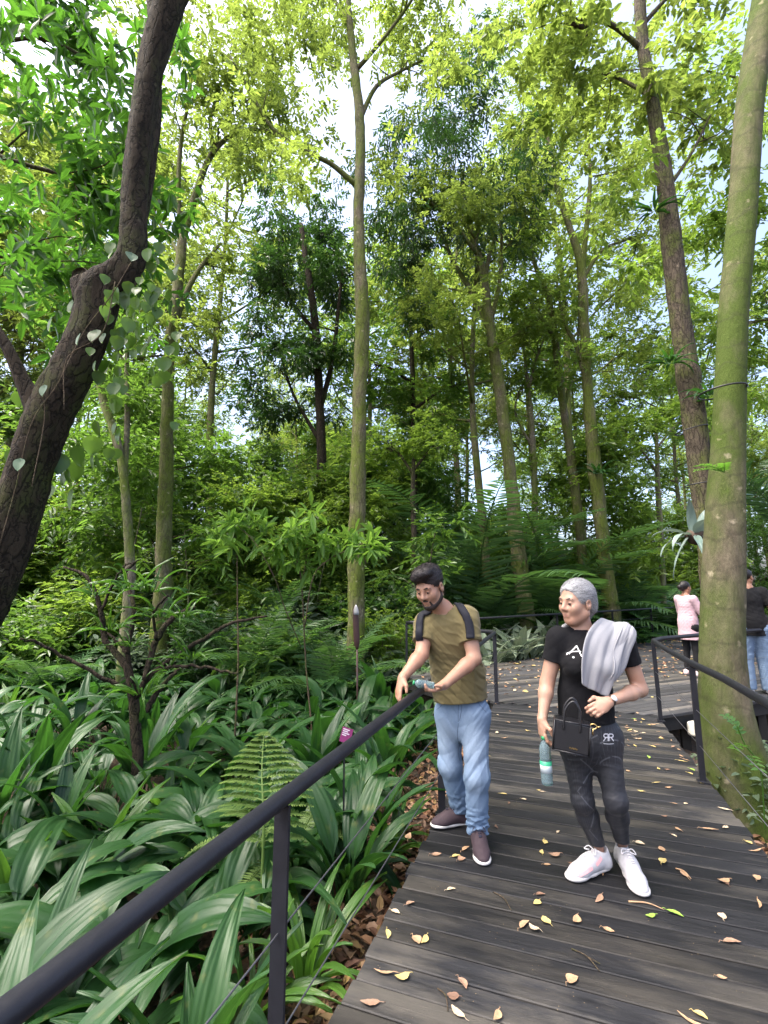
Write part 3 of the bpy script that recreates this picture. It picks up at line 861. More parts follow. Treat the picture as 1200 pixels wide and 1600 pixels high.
def wood():
    rs = np.random.RandomState(77)
    rows = [(14.5, 3.0), (18, 3.1), (22.5, 3.2), (28, 3.2), (35, 3.6), (44, 4.6)]
    for ri, (Y, st) in enumerate(rows):
        x = -Y * 1.02 - 1
        while x < Y * 1.02 + 1:
            px_, py_ = x + rs.uniform(-.7, .7), Y + rs.uniform(-1.5, 1.5)
            x += st * rs.uniform(.75, 1.3)
            dcor = (np.array([px_, py_]) - FAR_C).dot(np.array([-.58, .81]))       # keep off the plaza
            if dcor < 1.2 and px_ > -.6: continue
            u = px_ / py_ * F_PX + 600
            if ri == 0: k = rs.choice(['low', 'low_light', 'tall_light', 'tall_pale'], p=[.2, .35, .2, .25])
            elif ri == 1: k = rs.choice(['tall_light', 'tall_pale', 'dense', 'low', 'low_light'], p=[.28, .34, .04, .12, .22])
            elif ri == 2: k = rs.choice(['tall_light', 'mid', 'dense', 'tall_pale', 'low'], p=[.33, .10, .06, .36, .15])
            else: k = rs.choice(['tall_light', 'mid', 'tall_pale', 'dense', 'low'], p=[.32, .22, .20, .10, .16])
            # bright gaps where the photograph shows sky low down
            gap = min(abs(u - 375) / 50, abs(u - 735) / 45, abs(u - 1000) / 60, abs(u - 60) / 40) < 1
            if gap and ri < 4 and k not in ('low', 'low_light', 'tall_pale'): k = rs.choice(['low', 'low_light', 'tall_pale'])
            if gap and ri >= 4: k = 'low'
            if 770 < u < 1010 and ri in (1, 2, 3) and rs.rand() < .38: continue
            s = rs.uniform(.82, 1.15); tall = k in ('tall_pale', 'tall_light')
            if tall and ri in (1, 2): s *= rs.uniform(1.1, 1.35)
            place(NAME[k], KINDS[k], (px_, py_, gzf(px_, py_)), rs.rand() * 6.28, (s, s, s * rs.uniform(.92, 1.15)), KIND_LABEL[k], 'tree', "trees of the wood behind: " + k.replace('_', ' '))
wood()
# ------------------------------------------------------------------ garden plants
PLEAT = {
 'strap': leaf_mat("pleated_leaf", (.009, .037, .011), (.033, .090, .023), .26, (.10, .32, .035), .42, .34, True),
 'bright': leaf_mat("young_leaf", (.040, .110, .018), (.080, .175, .028), .42, (.22, .52, .05), .36, .5, True),
 'varieg': leaf_mat("white_marked_leaf", (.10, .155, .09), (.42, .48, .34), .3, (.4, .5, .3), .42, .4, True),
 'philo': leaf_mat("glossy_big_leaf", (.022, .066, .020), (.062, .135, .044), .26, (.14, .36, .05), .26, .6, True),
 'frond': leaf_mat("palm_frond_leaf", (.028, .075, .026), (.078, .150, .055), .34, (.18, .40, .07), .36, .5),
 'fern': leaf_mat("fern_leaf", (.085, .155, .040), (.165, .24, .07), .45, (.42, .6, .12), .5, .3),
 'moth': leaf_mat("pale_vine_leaf", (.07, .125, .07), (.13, .20, .12), .25, (.2, .32, .15), .5, .4),
}
STEM = simple("green_stem", (.055, .080, .022), .6, .2, 30)
DEAD = simple("dry_brown_stem", (.050, .032, .020), .85, .35, 25, bumps=.5)

def blade(mb, base, az, length, width, lean, droop, rs, nu=12, nv=8, ribs=5, petiole=.28, tint=.5, rib_amp=.010, twist=0.0, wide=.5):
    """an arching leaf blade: rises at angle lean, bends over by droop; ribs run along it. -> rib attribute"""
    t = np.linspace(0, 1, nu)
    ang = lean - droop * t ** 1.5
    ds = length / (nu - 1)
    h = np.concatenate([[0], np.cumsum(np.cos((ang[1:] + ang[:-1]) / 2)) * ds])
    z = np.concatenate([[0], np.cumsum(np.sin((ang[1:] + ang[:-1]) / 2)) * ds])
    ca, sa = math.cos(az), math.sin(az)
    side = .10 * length * math.sin(rs.rand() * 6.28) * t ** 2
    C = np.stack([ca * h - sa * side, sa * h + ca * side, z], -1) + np.asarray(base)
    T = unit(np.gradient(C, axis=0))
    S = unit(np.cross(T, np.array([0, 0, 1.]) + 1e-3)); Nn = np.cross(S, T)
    tw = twist * t
    S2 = S * np.cos(tw)[:, None] + Nn * np.sin(tw)[:, None]; N2 = np.cross(S2, T)
    tt = np.clip((t - petiole) / (1 - petiole), 0, 1)
    w = width * .5 * np.where(t < petiole, .10, np.maximum(.10 * (1 - tt), np.sin(np.pi * tt ** (.62 if wide == .5 else wide)) ** .8))
    w[-1] = .002
    v = np.linspace(-1, 1, nv)
    fold = .28 * (1 - .6 * tt)
    rib = np.abs(np.mod(v * ribs * .5 + .25, 1) - .5) * 2
    Pn = C[:, None] + S2[:, None] * (v[None, :, None] * w[:, None, None]) \
        + N2[:, None] * ((np.abs(v)[None, :] * w[:, None] * fold[:, None] + rib[None, :] * rib_amp * (w / (w.max() + 1e-6))[:, None]
                         + .006 * np.sin(9 * tt[:, None] + 5 * v[None, :] + az))[..., None])
    mb.grid(Pn)
    mb.ribs.append(np.tile(rib, nu)); mb.tints.append(np.full(nu * nv, np.clip(tint, 0, 1)))

class LB(MB):
    def __init__(self):
        super().__init__(); self.ribs = []; self.tints = []
    def leafmesh(self, name):
        V = np.concatenate(self.V)
        rib = np.concatenate(self.ribs); tint = np.concatenate(self.tints)
        return np_mesh(name, V, [np.concatenate(self.F4)] + ([np.concatenate(self.F3)] if self.F3 else []), True, {"rib": rib, "tint": tint})
    def stem(self, pts, rad, seg=5):
        n0 = self.n; self.tube(pts, rad, seg, cap=False)
        self.ribs.append(np.zeros(self.n - n0)); self.tints.append(np.full(self.n - n0, .5))

def strap_clump(seed, n, L, Wd, hi=False, lean=(1.0, 1.5), droop=(1.2, 2.4), petiole=.3):
    rs = np.random.RandomState(seed); lb = LB()
    for i in range(n):
        az = i * 2.399 + rs.uniform(-.5, .5)
        l = L * rs.uniform(.65, 1.15)
        b = np.array([math.cos(az), math.sin(az), 0]) * rs.uniform(.01, .07)
        blade(lb, b, az, l, Wd * rs.uniform(.7, 1.2) * (l / L) ** .4, rs.uniform(*lean), rs.uniform(*droop), rs, 15 if hi else 11, 13 if hi else 9, 7 if hi else 5,
              petiole, 1.0 if rs.rand() < .0 else min(.93, rs.rand() * .75 + (.3 if i > n - 3 else 0)), .012, rs.uniform(-.5, .5))
    return lb.leafmesh("leaves")

def place_leafy(name, me, mat, loc, rz, sc, label, cat, group=None, tilt=0.0):
    if not me.materials: me.materials.append(mat)
    o = bpy.data.objects.new(name, me); COL.objects.link(o)
    o.location = loc; o.rotation_euler = (tilt * math.cos(rz), tilt * math.sin(rz), rz); o.scale = (sc, sc, sc)
    return tag(o, label, cat, group)

def rail_side(x, y):
    """metres left of the walk's / plaza's planted edge (positive = in the left bed)"""
    d1 = -((x - L0[0]) * .942 - (y - L0[1]) * .336)
    n2 = np.array([-(FAR_C - P3)[1], (FAR_C - P3)[0]]); n2 /= np.linalg.norm(n2)
    d2 = (np.array([x, y]) - P3).dot(n2)
    return d1, d2

def garden():
    rs = np.random.RandomState(5)
    near = [strap_clump(200 + i, 13, 1.02, .19, True, (.9, 1.5), (1.5, 2.9), .36) for i in range(5)]
    far = [strap_clump(220 + i, 12, 1.02, .19, False, (.95, 1.5), (1.4, 2.7), .36) for i in range(5)]
    tall = [strap_clump(240 + i, 9, 1.0, .13, True, (1.25, 1.55), (.6, 1.6)) for i in range(3)]
    spots = []
    y = .75
    while y < 10.5:
        st = .40 + .035 * y
        x = -y * 1.0 - .6
        while x < 3.0:
            xx, yy = x + rs.uniform(-.15, .15), y + rs.uniform(-.15, .15)
            x += st
            d1, d2 = rail_side(xx, yy)
            d = d1 if yy < P3[1] - .3 else min(d1 + 3 * max(0, yy - P3[1]), d2) if yy < FAR_C[1] else d2
            if yy > FAR_C[1] and xx > FAR_C[0] - .5: continue
            if yy <= P3[1] - .3 and d1 < .42: continue
            if yy > P3[1] - .3 and d2 < .45: continue
            # bare leaf litter next to the deck round the near post
            if d1 < .75 and 1.55 < yy < 3.6 and rs.rand() < .45: continue
            if d1 < .5 and rs.rand() < .35: continue
            if np.hypot(xx, yy) < .95: continue
            spots.append((xx, yy))
        y += st * .92
    for i, (x, y) in enumerate(spots):
        young = rs.rand() < .10
        s = rs.uniform(.82, 1.15) * (1.0 if y > 2 else .9)
        me = tall[i % 3] if rs.rand() < .14 else (near[rs.randint(5)] if y < 5 else far[rs.randint(5)])
        if young:
            place_leafy('young_ginger_plant', YOUNG[i % 2], PLEAT['bright'], (x, y, gzf(x, y)), rs.rand() * 6.28, s, "bright green young strap-leaved plant standing up among the darker pleated leaves", 'plant', 'bright young plants in the garden bed', rs.uniform(-.1, .1))
        else:
            lab = "dark green pleated strap-leaved plant in the foreground garden bed beside the handrail" if y < 4 else "dark green pleated strap-leaved plant further back in the left garden bed"
            place_leafy('palm_grass_plant', me, PLEAT['strap'], (x, y, gzf(x, y)), rs.rand() * 6.28, s, lab, 'plant',
                        'pleated strap-leaved plants near the handrail' if y < 4 else 'pleated strap-leaved plants further back', rs.uniform(-.12, .12))
YOUNG = [strap_clump(260 + i, 7, .85, .10, True, (1.2, 1.55), (.3, 1.3), .2) for i in range(2)]
garden()

# rosettes of narrow glossy straps beside the near post
ROS = [strap_clump(270 + i, 17, .62, .055, True, (.75, 1.45), (.8, 1.9), .05) for i in range(2)]
for (x, y, z, s, lb) in ((478, 1545, -.42, 1.0, "glossy narrow-leaved rosette plant beside the bottom of the near rail post"),
                         (545, 1385, -.42, .95, "glossy strap-leaved rosette plant by the deck edge beyond the near post"),
                         (610, 1330, -.40, .9, "glossy strap-leaved rosette plant at the deck edge under the bearded man's shoes"),
                         (395, 1590, -.45, .8, "small glossy rosette plant at the bottom edge left of the near rail post")):
    p = onz(x, y, z)
    place_leafy('rosette_plant', ROS[int(s * 100) % 2], PLEAT['bright' if s > .96 else 'strap'], (p.x, p.y, gzf(p.x, p.y) + .03), x, s, lb, 'plant')

# ------------------------------------------------------------------ ferns and palms
def frond(lb, base, az, length, lean, droop, leaflet, n, rs, wid=.03, v=.5, taper=True, hang=.35):
    t = np.linspace(0, 1, 14)
    ang = lean - droop * t ** 1.4; ds = length / 13
    h = np.concatenate([[0], np.cumsum(np.cos((ang[1:] + ang[:-1]) / 2)) * ds]); z = np.concatenate([[0], np.cumsum(np.sin((ang[1:] + ang[:-1]) / 2)) * ds])
    C = np.stack([math.cos(az) * h, math.sin(az) * h, z], -1) + np.asarray(base)
    lb.stem(C, np.linspace(.012, .003, 14) * (length / 1.6) ** .5, 4)
    u = np.linspace(.14, .99, n)
    P = np.stack([np.interp(u, t, C[:, k]) for k in range(3)], -1)
    T = unit(np.gradient(P, axis=0)); S = unit(np.cross(T, np.array([0, 0, 1.]))); Nn = np.cross(S, T)
    L = leaflet * (np.sin(np.pi * (u * .80 + .16)) ** .7 if taper else np.ones(n))
    for sg in (-1, 1):
        D = S * sg * .85 + T * (v + .12 * rs.randn(n, 1)) + np.array([0, 0, -hang]) * (.5 + rs.rand(n, 1)) * .6 + Nn * .25
        V, F, _ = leaf_cloud(P, D, Nn + S * sg * .35, L, np.full(n, wid) * (L / leaflet) ** .3, np.full(n, .5), .12, .18, .34)
        lb.add(V, F); lb.ribs.append(np.zeros(len(V))); lb.tints.append(np.full(len(V), rs.rand()))

def palm(name, seed, n, length, leaflet, nl, wid, lean=(.7, 1.45), droop=(.8, 1.9), trunk=0.0, hang=.35):
    rs = np.random.RandomState(seed); lb = LB()
    for i in range(n):
        az = i * 2.399 + rs.uniform(-.3, .3)
        frond(lb, (0, 0, trunk), az, length * rs.uniform(.75, 1.1), rs.uniform(*lean), rs.uniform(*droop), leaflet, nl, rs, wid, hang=hang)
    parts = [("fronds", lb.leafmesh("fronds"), PLEAT['frond'])]
    mb = MB(); mb.tube([(0, 0, -.3), (.02, 0, trunk * .5), (0, .01, trunk + .12)], [.11, .085, .05], 9, bump=.12, seed=seed)
    parts.insert(0, ("trunk", mb.mesh("trunk"), BARK['brown']))
    return parts
PALMS = [palm("palm", 301, 13, 2.6, .52, 38, .035), palm("palm", 302, 15, 1.9, .40, 34, .028), palm("palm", 303, 11, 3.1, .60, 42, .04, (1.0, 1.5), (.6, 1.5)), palm("palm", 304, 12, 1.7, .40, 32, .03, (.3, 1.2), (.8, 1.6), 1.5)]
for (x, y, d, k, s, lb) in (
    (735, 900, 13.8, 2, 2.0, "tall dark palm with upright feathery fronds between the bearded man and the curving mossy tree"),
    (690, 900, 12.6, 3, 1.35, "dark palm with a short trunk and drooping fronds above the bearded man's head"),
    (860, 920, 14.2, 2, 1.7, "dark feathery palm right of the curving mossy tree"),
    (790, 930, 13.4, 1, 1.4, "small feathery palm at the foot of the curving mossy tree"),
    (985, 930, 15.2, 0, 1.4, "feathery palm between the forked mossy tree and the thin brown sapling"),
    (900, 930, 14.8, 0, 1.5, "feathery palm with arching fronds behind the grey-haired woman's head"),
    (300, 940, 11.8, 0, .85, "dark low palm beside the slender mossy tree left of centre"),
    (455, 940, 11.6, 1, 1.0, "small dark palm behind the whorled sapling left of the central trunk"),
    (530, 930, 12.4, 3, .75, "short-trunked palm just left of the tall central trunk"),
    (90, 960, 9.0, 1, .9, "feathery palm in the undergrowth at the far left behind the leaning trunk"),
    (1010, 900, 17.5, 2, .9, "tall palm far behind the thin brown sapling"),
    (600, 930, 13.6, 0, .8, "dark palm in the shade right of the tall central trunk"),
    (1230, 700, 8.8, 2, 1.0, "palm leaning in with feathery fronds at the right edge behind the big mossy trunk")):
    p = at(x, y, d); z = gzf(p.x, p.y)
    if x == 1230: z = 2.3
    place('palm_plant', PALMS[k], (p.x, p.y, z if x != 1230 else z), x * .7, s, lb, 'palm', None)

# pale fern fronds reaching over the bed
def fern(seed, n, L, leaflet, nl, wid, azs=None, lean=(.5, 1.2), droop=(.6, 1.4)):
    rs = np.random.RandomState(seed); lb = LB()
    for i in range(n):
        frond(lb, (0, 0, 0), azs[i] if azs else i * 2.4 + rs.rand(), L * rs.uniform(.8, 1.1), rs.uniform(*lean), rs.uniform(*droop), leaflet, nl, rs, wid, .12, hang=.1)
    return lb.leafmesh("fronds")
f1 = fern(320, 5, .75, .085, 46, .016, [3.3, 2.7, 0.2, 1.3, 4.4]); p = onz(455, 1345, -.2)
place_leafy('fern', f1, PLEAT['fern'], (p.x - .02, p.y + .1, gzf(p.x, p.y) + .30), 0, 1.0, "yellow-green fern with narrow fronds reaching under the handrail beside the near post", 'fern')
def big_fern():
    """one broad frond, its side fronds set like a ladder"""
    rs = np.random.RandomState(9); lb = LB()
    b = np.array(at(412, 1290, 3.0)); t = np.array(at(412, 1148, 3.35))
    C = spline([b + np.array([0, 0, -.45]), b, (b + t) / 2 + np.array([0, -.05, .04]), t], 20)
    lb.stem(C, np.linspace(.010, .003, 20), 5)
    for i in range(5, 20):
        u = (i - 5) / 14
        for sg in (-1, 1):
            ln = .30 * math.sin(math.pi * (.30 + .66 * u))
            frond(lb, C[i], math.pi / 2 + sg * -1.35, ln, .18, .55, .055, 18, rs, .017, .15, hang=.05)
    place_leafy('broad_fern', lb.leafmesh("fronds"), PLEAT['fern'], (0, 0, 0), 0, 1, "broad ladder-like pale fern frond standing in the bed behind the handrail", 'fern')
big_fern()

# ------------------------------------------------------------------ shrubs
def shrub_kind(seed, h, r, n, L, W, green, bark='twig', flat=.8, whorl=False):
    rs = np.random.RandomState(seed); mb = MB(); cl = []
    for i in range(n):
        a = i * 2.4 + rs.rand(); e = np.array([math.cos(a) * r * rs.uniform(.2, 1), math.sin(a) * r * rs.uniform(.2, 1), h * rs.uniform(.45, 1.0)])
        m_ = e * .5 + np.array([0, 0, .12 * h]) + rs.randn(3) * .06
        mb.tube(spline([(0, 0, -.2), m_, e], 7), np.linspace(.02, .005, 7), 5)
        cl.append((e, rs.uniform(.28, .5) * r, 130)); cl.append((m_ + rs.randn(3) * .15 * r, rs.uniform(.25, .4) * r, 70))
    return [("stems", mb.mesh("stems"), BARK[bark]), ("crown", crown_mesh("crown", cl, L, W, seed, flat=flat, whorl=whorl), GREEN[green])]
SHRUBS = {
 'broad': shrub_kind(401, 1.9, 1.0, 14, .20, .085, 'mid'), 'light': shrub_kind(402, 2.2, 1.0, 13, .17, .075, 'light'),
 'dark': shrub_kind(403, 2.0, 1.1, 15, .22, .09, 'dark'), 'lush': shrub_kind(404, 1.6, .9, 11, .26, .08, 'lush', whorl=True),
 'grey': shrub_kind(405, 1.2, .8, 12, .20, .08, 'grey'), 'small': shrub_kind(406, .8, .55, 10, .12, .05, 'grey'),
}
SHRUB_LABEL = {'broad': "rounded mid green shrub in the undergrowth of the wood", 'light': "loose light green shrub in the undergrowth of the wood",
 'dark': "dark glossy shrub in the shady undergrowth of the wood", 'lush': "lush shrub with whorled bright leaves in the undergrowth",
 'grey': "low grey-green shrub in the undergrowth behind the garden bed"}
def undergrowth():
    rs = np.random.RandomState(31)
    for (y0, st) in ((10.2, 1.35), (11.4, 1.5), (12.8, 1.6), (15, 1.75), (17.5, 2.0), (21, 2.4), (26, 2.9)):
        x = -y0 * .98
        while x < y0 * 1.0:
            xx, yy = x + rs.uniform(-.3, .3), y0 + rs.uniform(-.5, .5); x += st * rs.uniform(.8, 1.25)
            dcor = (np.array([xx, yy]) - FAR_C).dot(np.array([-.58, .81]))
            if dcor < .9 and xx > FAR_C[0] - 1.0: continue
            u = xx / yy * 740 + 600
            w = [.22, .15, .33, .12, .18] if u > 450 else [.26, .24, .22, .18, .10]
            k = rs.choice(['broad', 'light', 'dark', 'lush', 'grey'], p=w)
            s = rs.uniform(.7, 1.15) * (1 + .035 * (yy - 10))
            place({'broad': 'round_shrub', 'light': 'loose_shrub', 'dark': 'dark_shrub', 'lush': 'whorled_shrub', 'grey': 'low_shrub'}[k], SHRUBS[k], (xx, yy, gzf(xx, yy)), rs.rand() * 6.28, s, SHRUB_LABEL[k], 'shrub', 'undergrowth: ' + SHRUB_LABEL[k].split(' in ')[0] + 's')
undergrowth()

# sapling with whorls of bright leaves on bare stems, in the middle of the bed
def sapling():
    d = 6.6
    rows = [[(488, 1150), (478, 1040), (470, 900), (455, 862), (440, 840)], [(470, 1010), (445, 950), (430, 905), (400, 850), (370, 820)],
            [(476, 980), (490, 900), (520, 870), (548, 848)], [(372, 1040), (371, 940), (372, 850), (385, 815)], [(470, 920), (480, 860), (470, 820)], [(520, 870), (560, 852), (575, 845)]]
    p0 = at(488, 1150, d)
    root = empty('whorled_sapling', (p0.x, p0.y, gzf(p0.x, p0.y)), "slim sapling with whorls of bright leaves in front of the tall central trunk", 'sapling')
    mb = MB(); cl = []
    rs = np.random.RandomState(12)
    for i, rw in enumerate(rows):
        pts = [np.array(at(x, y, d + .25 * math.sin(i * 2 + j))) for j, (x, y) in enumerate(rw)]
        if i in (0, 3): pts.insert(0, np.array([pts[0][0], pts[0][1], gzf(pts[0][0], pts[0][1]) - .05]))
        Q = spline(pts, 16); mb.tube(Q, np.linspace(.014 if i in (0, 3) else .009, .005, 16), 6)
        for k in range(3): cl.append((Q[-1] + rs.randn(3) * .10, .06, 14)); cl.append((Q[-1 - k * 2] + rs.randn(3) * .06, .05, 7))
    link("stems", mb.mesh("stems"), BARK['twig'], root)
    for (x, y) in ((420, 835), (360, 825), (395, 805), (455, 815), (500, 850), (545, 838), (585, 850), (540, 870), (430, 870), (470, 880)):
        c = np.array(at(x, y, d)); cl.append((c, .08, 14))
    link("crown", crown_mesh("crown", cl, .24, .065, 13, whorl=True, flat=.5, wide=.55), GREEN['sprout'], root)
sapling()

# dead, twisted shrub carrying air plants
def dead_shrub():
    d = 4.9
    rows = [[(214, 1175, 22), (210, 1110, 21), (205, 1070, 18), (190, 1030, 13), (165, 1000, 12), (158, 950, 9), (135, 900, 7), (100, 885, 4)],
            [(205, 1075, 15), (200, 1010, 10), (210, 950, 9), (195, 900, 8), (215, 875, 4)], [(160, 950, 7), (190, 890, 5), (212, 878, 3)],
            [(205, 1080, 13), (160, 1058, 9), (100, 1025, 8), (60, 1005, 7), (30, 998, 5)], [(212, 1090, 14), (240, 1050, 10), (300, 1010, 8), (360, 975, 6), (418, 962, 3)],
            [(225, 1065, 11), (245, 1000, 12), (270, 965, 11), (305, 948, 8)], [(245, 1000, 7), (240, 960, 5), (262, 930, 4)], [(240, 1050, 8), (290, 1040, 6), (370, 1052, 4)],
            [(222, 1120, 12), (255, 1070, 9), (280, 1045, 5)], [(198, 1020, 6), (180, 1000, 5), (160, 980, 4)]]
    p0 = np.array(at(214, 1175, d))
    root = empty('dead_shrub', (p0[0], p0[1], gzf(p0[0], p0[1])), "leafless dark twisted shrub with spreading branches in the left garden bed", 'shrub')
    mb = MB()
    for i, rw in enumerate(rows):
        Q, q = px_path(rw, d, .5 * math.sin(i * 1.7), 22); q = q * .82
        if i == 0:
            Q = np.concatenate([[[Q[0][0], Q[0][1], gzf(Q[0][0], Q[0][1]) - .1]], Q]); q = np.concatenate([[q[0] * 1.2], q])
        Q = Q + np.random.RandomState(i).randn(*Q.shape) * .006
        mb.tube(Q, q, 8, bump=.2, seed=i)
    link("branches", mb.mesh("branches"), BARK['dark'], root)
    tuft = fern(0, 0, 1, 1, 1, 1) if False else strap_clump(290, 13, .32, .022, False, (.2, 1.4), (.4, 1.8), .02)
    for i, (x, y) in enumerate(((172, 985), (205, 920), (250, 965), (285, 965), (205, 1010), (265, 1048), (150, 930), (235, 925), (222, 1085), (300, 1030))):
        p = at(x, y, d - .05)
        place_leafy('air_plant', tuft, PLEAT['bright'], p, i * 1.3, 1.0 + .3 * math.sin(i), "tufted narrow-leaved air plant growing on the dead twisted shrub", 'air plant', 'air plants on the dead shrub')
dead_shrub()

# white-marked plants behind the far railing, big glossy leaves to their right
VAR = [strap_clump(350 + i, 13, .75, .15, False, (.7, 1.45), (.7, 1.7), .25) for i in range(3)]
PHI = [strap_clump(360 + i, 10, 1.25, .42, True, (.8, 1.5), (.9, 1.9), .45) for i in range(3)]
def beyond_rail():
    rs = np.random.RandomState(8)
    u = unit(FAR_E - FAR_C); n_ = np.array([-u[1], u[0]])
    for row in range(3):
        s = .0
        while s < 15:
            p = FAR_C + u * s + n_ * (.45 + row * .55 + rs.uniform(-.12, .12)); s += rs.uniform(.36, .52)
            z = gzf(p[0], p[1]) + .22
            if s < 6.2 and rs.rand() < .85:
                place_leafy('white_leaved_plant', VAR[rs.randint(3)], PLEAT['varieg'], (*p, z), rs.rand() * 6, rs.uniform(1.05, 1.4), "plant with white-marked lance leaves behind the far railing", 'plant', 'white-leaved plants behind the far railing')
            elif s > 6.2:
                place_leafy('big_leaved_plant', PHI[rs.randint(3)], PLEAT['philo'], (*p, z), rs.rand() * 6, rs.uniform(.65, 1.1) * (1 + .12 * row), "plant with big glossy dark leaves behind the right end of the far railing", 'plant', 'big-leaved plants behind the right end of the far railing')
beyond_rail()
for (x, y, d, s) in ((1165, 930, 9.6, 1.5), (1210, 930, 9.0, 1.5), (1030, 930, 15.8, 1.7), (1075, 930, 15.0, 1.6), (985, 940, 15.6, 1.3), (1120, 930, 14.0, 1.7), (1180, 910, 13.0, 1.8), (600, 960, 10.6, 1.0), (570, 960, 9.9, .8), (430, 950, 9.8, .9), (1210, 900, 15.0, 1.8)):
    p = at(x, y, d)
    inside = x < 1165 or x >= 1165
    q = np.array([p.x, p.y]); dc = (q - FAR_C).dot(np.array([-.58, .81]))
    if p.x > 1 and dc < .6:
        q = q + np.array([-.58, .81]) * (.9 - dc)
    place_leafy('big_leaved_plant', PHI[int(x) % 3], PLEAT['philo'], (q[0], q[1], gzf(*q)), x, s, "tall clump of big glossy dark leaves in the wood's edge", 'plant', "tall big-leaved clumps at the wood's edge")

def mixed_undergrowth():
    rs = np.random.RandomState(44)
    for i in range(26):                                   # broad leaves and small palms breaking up the shrubs at the back of the bed
        x = rs.uniform(-60, 640); d = rs.uniform(8.6, 12.5); p = at(x, 950, d); q = np.array([p.x, p.y])
        if (q - FAR_C).dot(np.array([-.58, .81])) < .8 and p.x > FAR_C[0] - 1.2: continue
        if i % 3 == 0:
            place('palm_plant', PALMS[i % 4], (q[0], q[1], gzf(*q)), x, rs.uniform(.55, .95), "small feathery palm among the shrubs behind the garden bed", 'palm', 'small palms behind the garden bed')
        else:
            place_leafy('broad_leaved_plant', PHI[i % 3], PLEAT['philo'], (q[0], q[1], gzf(*q)), x, rs.uniform(.8, 1.35), "broad-leaved glossy plant among the shrubs behind the garden bed", 'plant', 'broad-leaved plants behind the garden bed')
    for i in range(30):                                   # thin stems of young trees
        x = rs.uniform(-40, 1240); d = rs.uniform(10.5, 17); p = at(x, 930, d); q = np.array([p.x, p.y])
        if (q - FAR_C).dot(np.array([-.58, .81])) < .8 and p.x > FAR_C[0] - 1.2: continue
        place('young_tree', THIN[i % 3], (q[0], q[1], gzf(*q)), x, rs.uniform(.75, 1.25), "thin-stemmed young tree with a few sprays of leaves in the undergrowth", 'tree', 'thin young trees in the undergrowth')
def thin_kind(seed):
    rs = np.random.RandomState(seed); mb = MB(); cl = []
    h = rs.uniform(3.2, 5); ph = rs.rand() * 6
    P = np.array([[.12 * math.sin(t * 1.1 + ph) + .05 * t, .1 * math.cos(t * .9 + ph), t] for t in np.linspace(-.3, h, 16)]); mb.tube(P, np.linspace(.035, .010, 16), 7, bump=.1, seed=seed)
    for i in range(9):
        k = rs.randint(6, 16); v = unit(rs.randn(3) * np.array([1, 1, .35]) + np.array([0, 0, .3])); e = P[k] + v * rs.uniform(.4, 1.1)
        mb.tube(spline([P[k], (P[k] + e) / 2 + np.array([0, 0, .06]), e], 6), np.linspace(.010, .004, 6), 5); cl.append((e, rs.uniform(.22, .42), 60)); cl.append(((P[k] + e) / 2, .2, 22))
    return [("trunk", mb.mesh("trunk"), BARK['pale' if seed % 2 else 'brown']), ("crown", crown_mesh("crown", cl, .19, .075, seed, flat=.5), GREEN[('light', 'mid', 'sprout')[seed % 3]])]
THIN = [thin_kind(s_) for s_ in (501, 502, 503)]
mixed_undergrowth()

# staghorn fern on the brown trunk
def staghorn():
    d = 6.55
    c = np.array(at(1088, 838, d))
    root = empty('staghorn_fern', c, "staghorn fern with hanging pale blue-grey straps on a dark root ball beside the mossy trunk", 'fern')
    mb = MB(); rs = np.random.RandomState(3)
    th = np.linspace(0, np.pi, 9); ph = np.linspace(0, 2 * np.pi, 16, endpoint=False)
    r = .14 * (1 + .15 * rs.randn(9, 16) * .5)
    mb.grid(c + np.stack([r * np.sin(th)[:, None] * np.cos(ph), r * np.sin(th)[:, None] * np.sin(ph) * .8, r * .8 * np.cos(th)[:, None] * np.ones(16)], -1), closed_u=True)
    link("root_ball", mb.mesh("root_ball"), DEAD, root)
    lb = LB()
    for (az, ln, w, le, dr) in ((2.9, .50, .12, .5, 1.3), (3.6, .55, .10, .2, 1.8), (2.4, .5, .11, -.1, 1.4), (4.2, .6, .09, -.3, 1.25), (4.9, .7, .09, -.5, 1.1), (5.6, .6, .10, 0, 1.5), (0.4, .4, .13, 1.5, .5), (3.9, .55, .12, 1.5, .6), (4.6, .35, .2, 1.2, 1.2), (5.2, .7, .08, -.9, .7), (3.2, .65, .08, -.9, .65)):
        blade(lb, c + np.array([math.cos(az), math.sin(az) * .8, .1]) * .1, az, ln, w, le, dr, rs, 12, 7, 2, .02, rs.rand(), .004, rs.uniform(-.6, .6), .5)
    link("straps", lb.leafmesh("straps"), leaf_mat("staghorn_leaf", (.07, .115, .095), (.19, .25, .225), .2, (.25, .35, .25), .5, .4, True), root)
staghorn()

# heart-leaved vine on the leaning trunk
def heart(lb, c, az, tilt, s, rs):
    """heart-shaped leaf hanging from its notch"""
    t = np.linspace(0, 1, 9); v = np.linspace(-1, 1, 5)
    w = s * .52 * np.sin(np.pi * np.clip(t, .0, 1) ** .62) ** .75; w[-1] = .001
    y = -t * s + .16 * s * 0
    X = v[None] * w[:, None]; Z = y[:, None] + np.abs(v)[None] * s * .22 * (1 - t[:, None]) ** 2
    Y = -.12 * s * np.abs(v)[None] * np.ones((9, 1)) + .2 * s * (t ** 2)[:, None]
    ca, sa = math.cos(az), math.sin(az); ct, st = math.cos(tilt), math.sin(tilt)
    y2 = Y * ct - Z * st; z2 = Y * st + Z * ct
    P = np.stack([X * ca - y2 * sa, X * sa + y2 * ca, z2], -1) + np.asarray(c)
    lb.grid(P); lb.ribs.append(np.zeros(45)); lb.tints.append(np.full(45, rs.rand()))
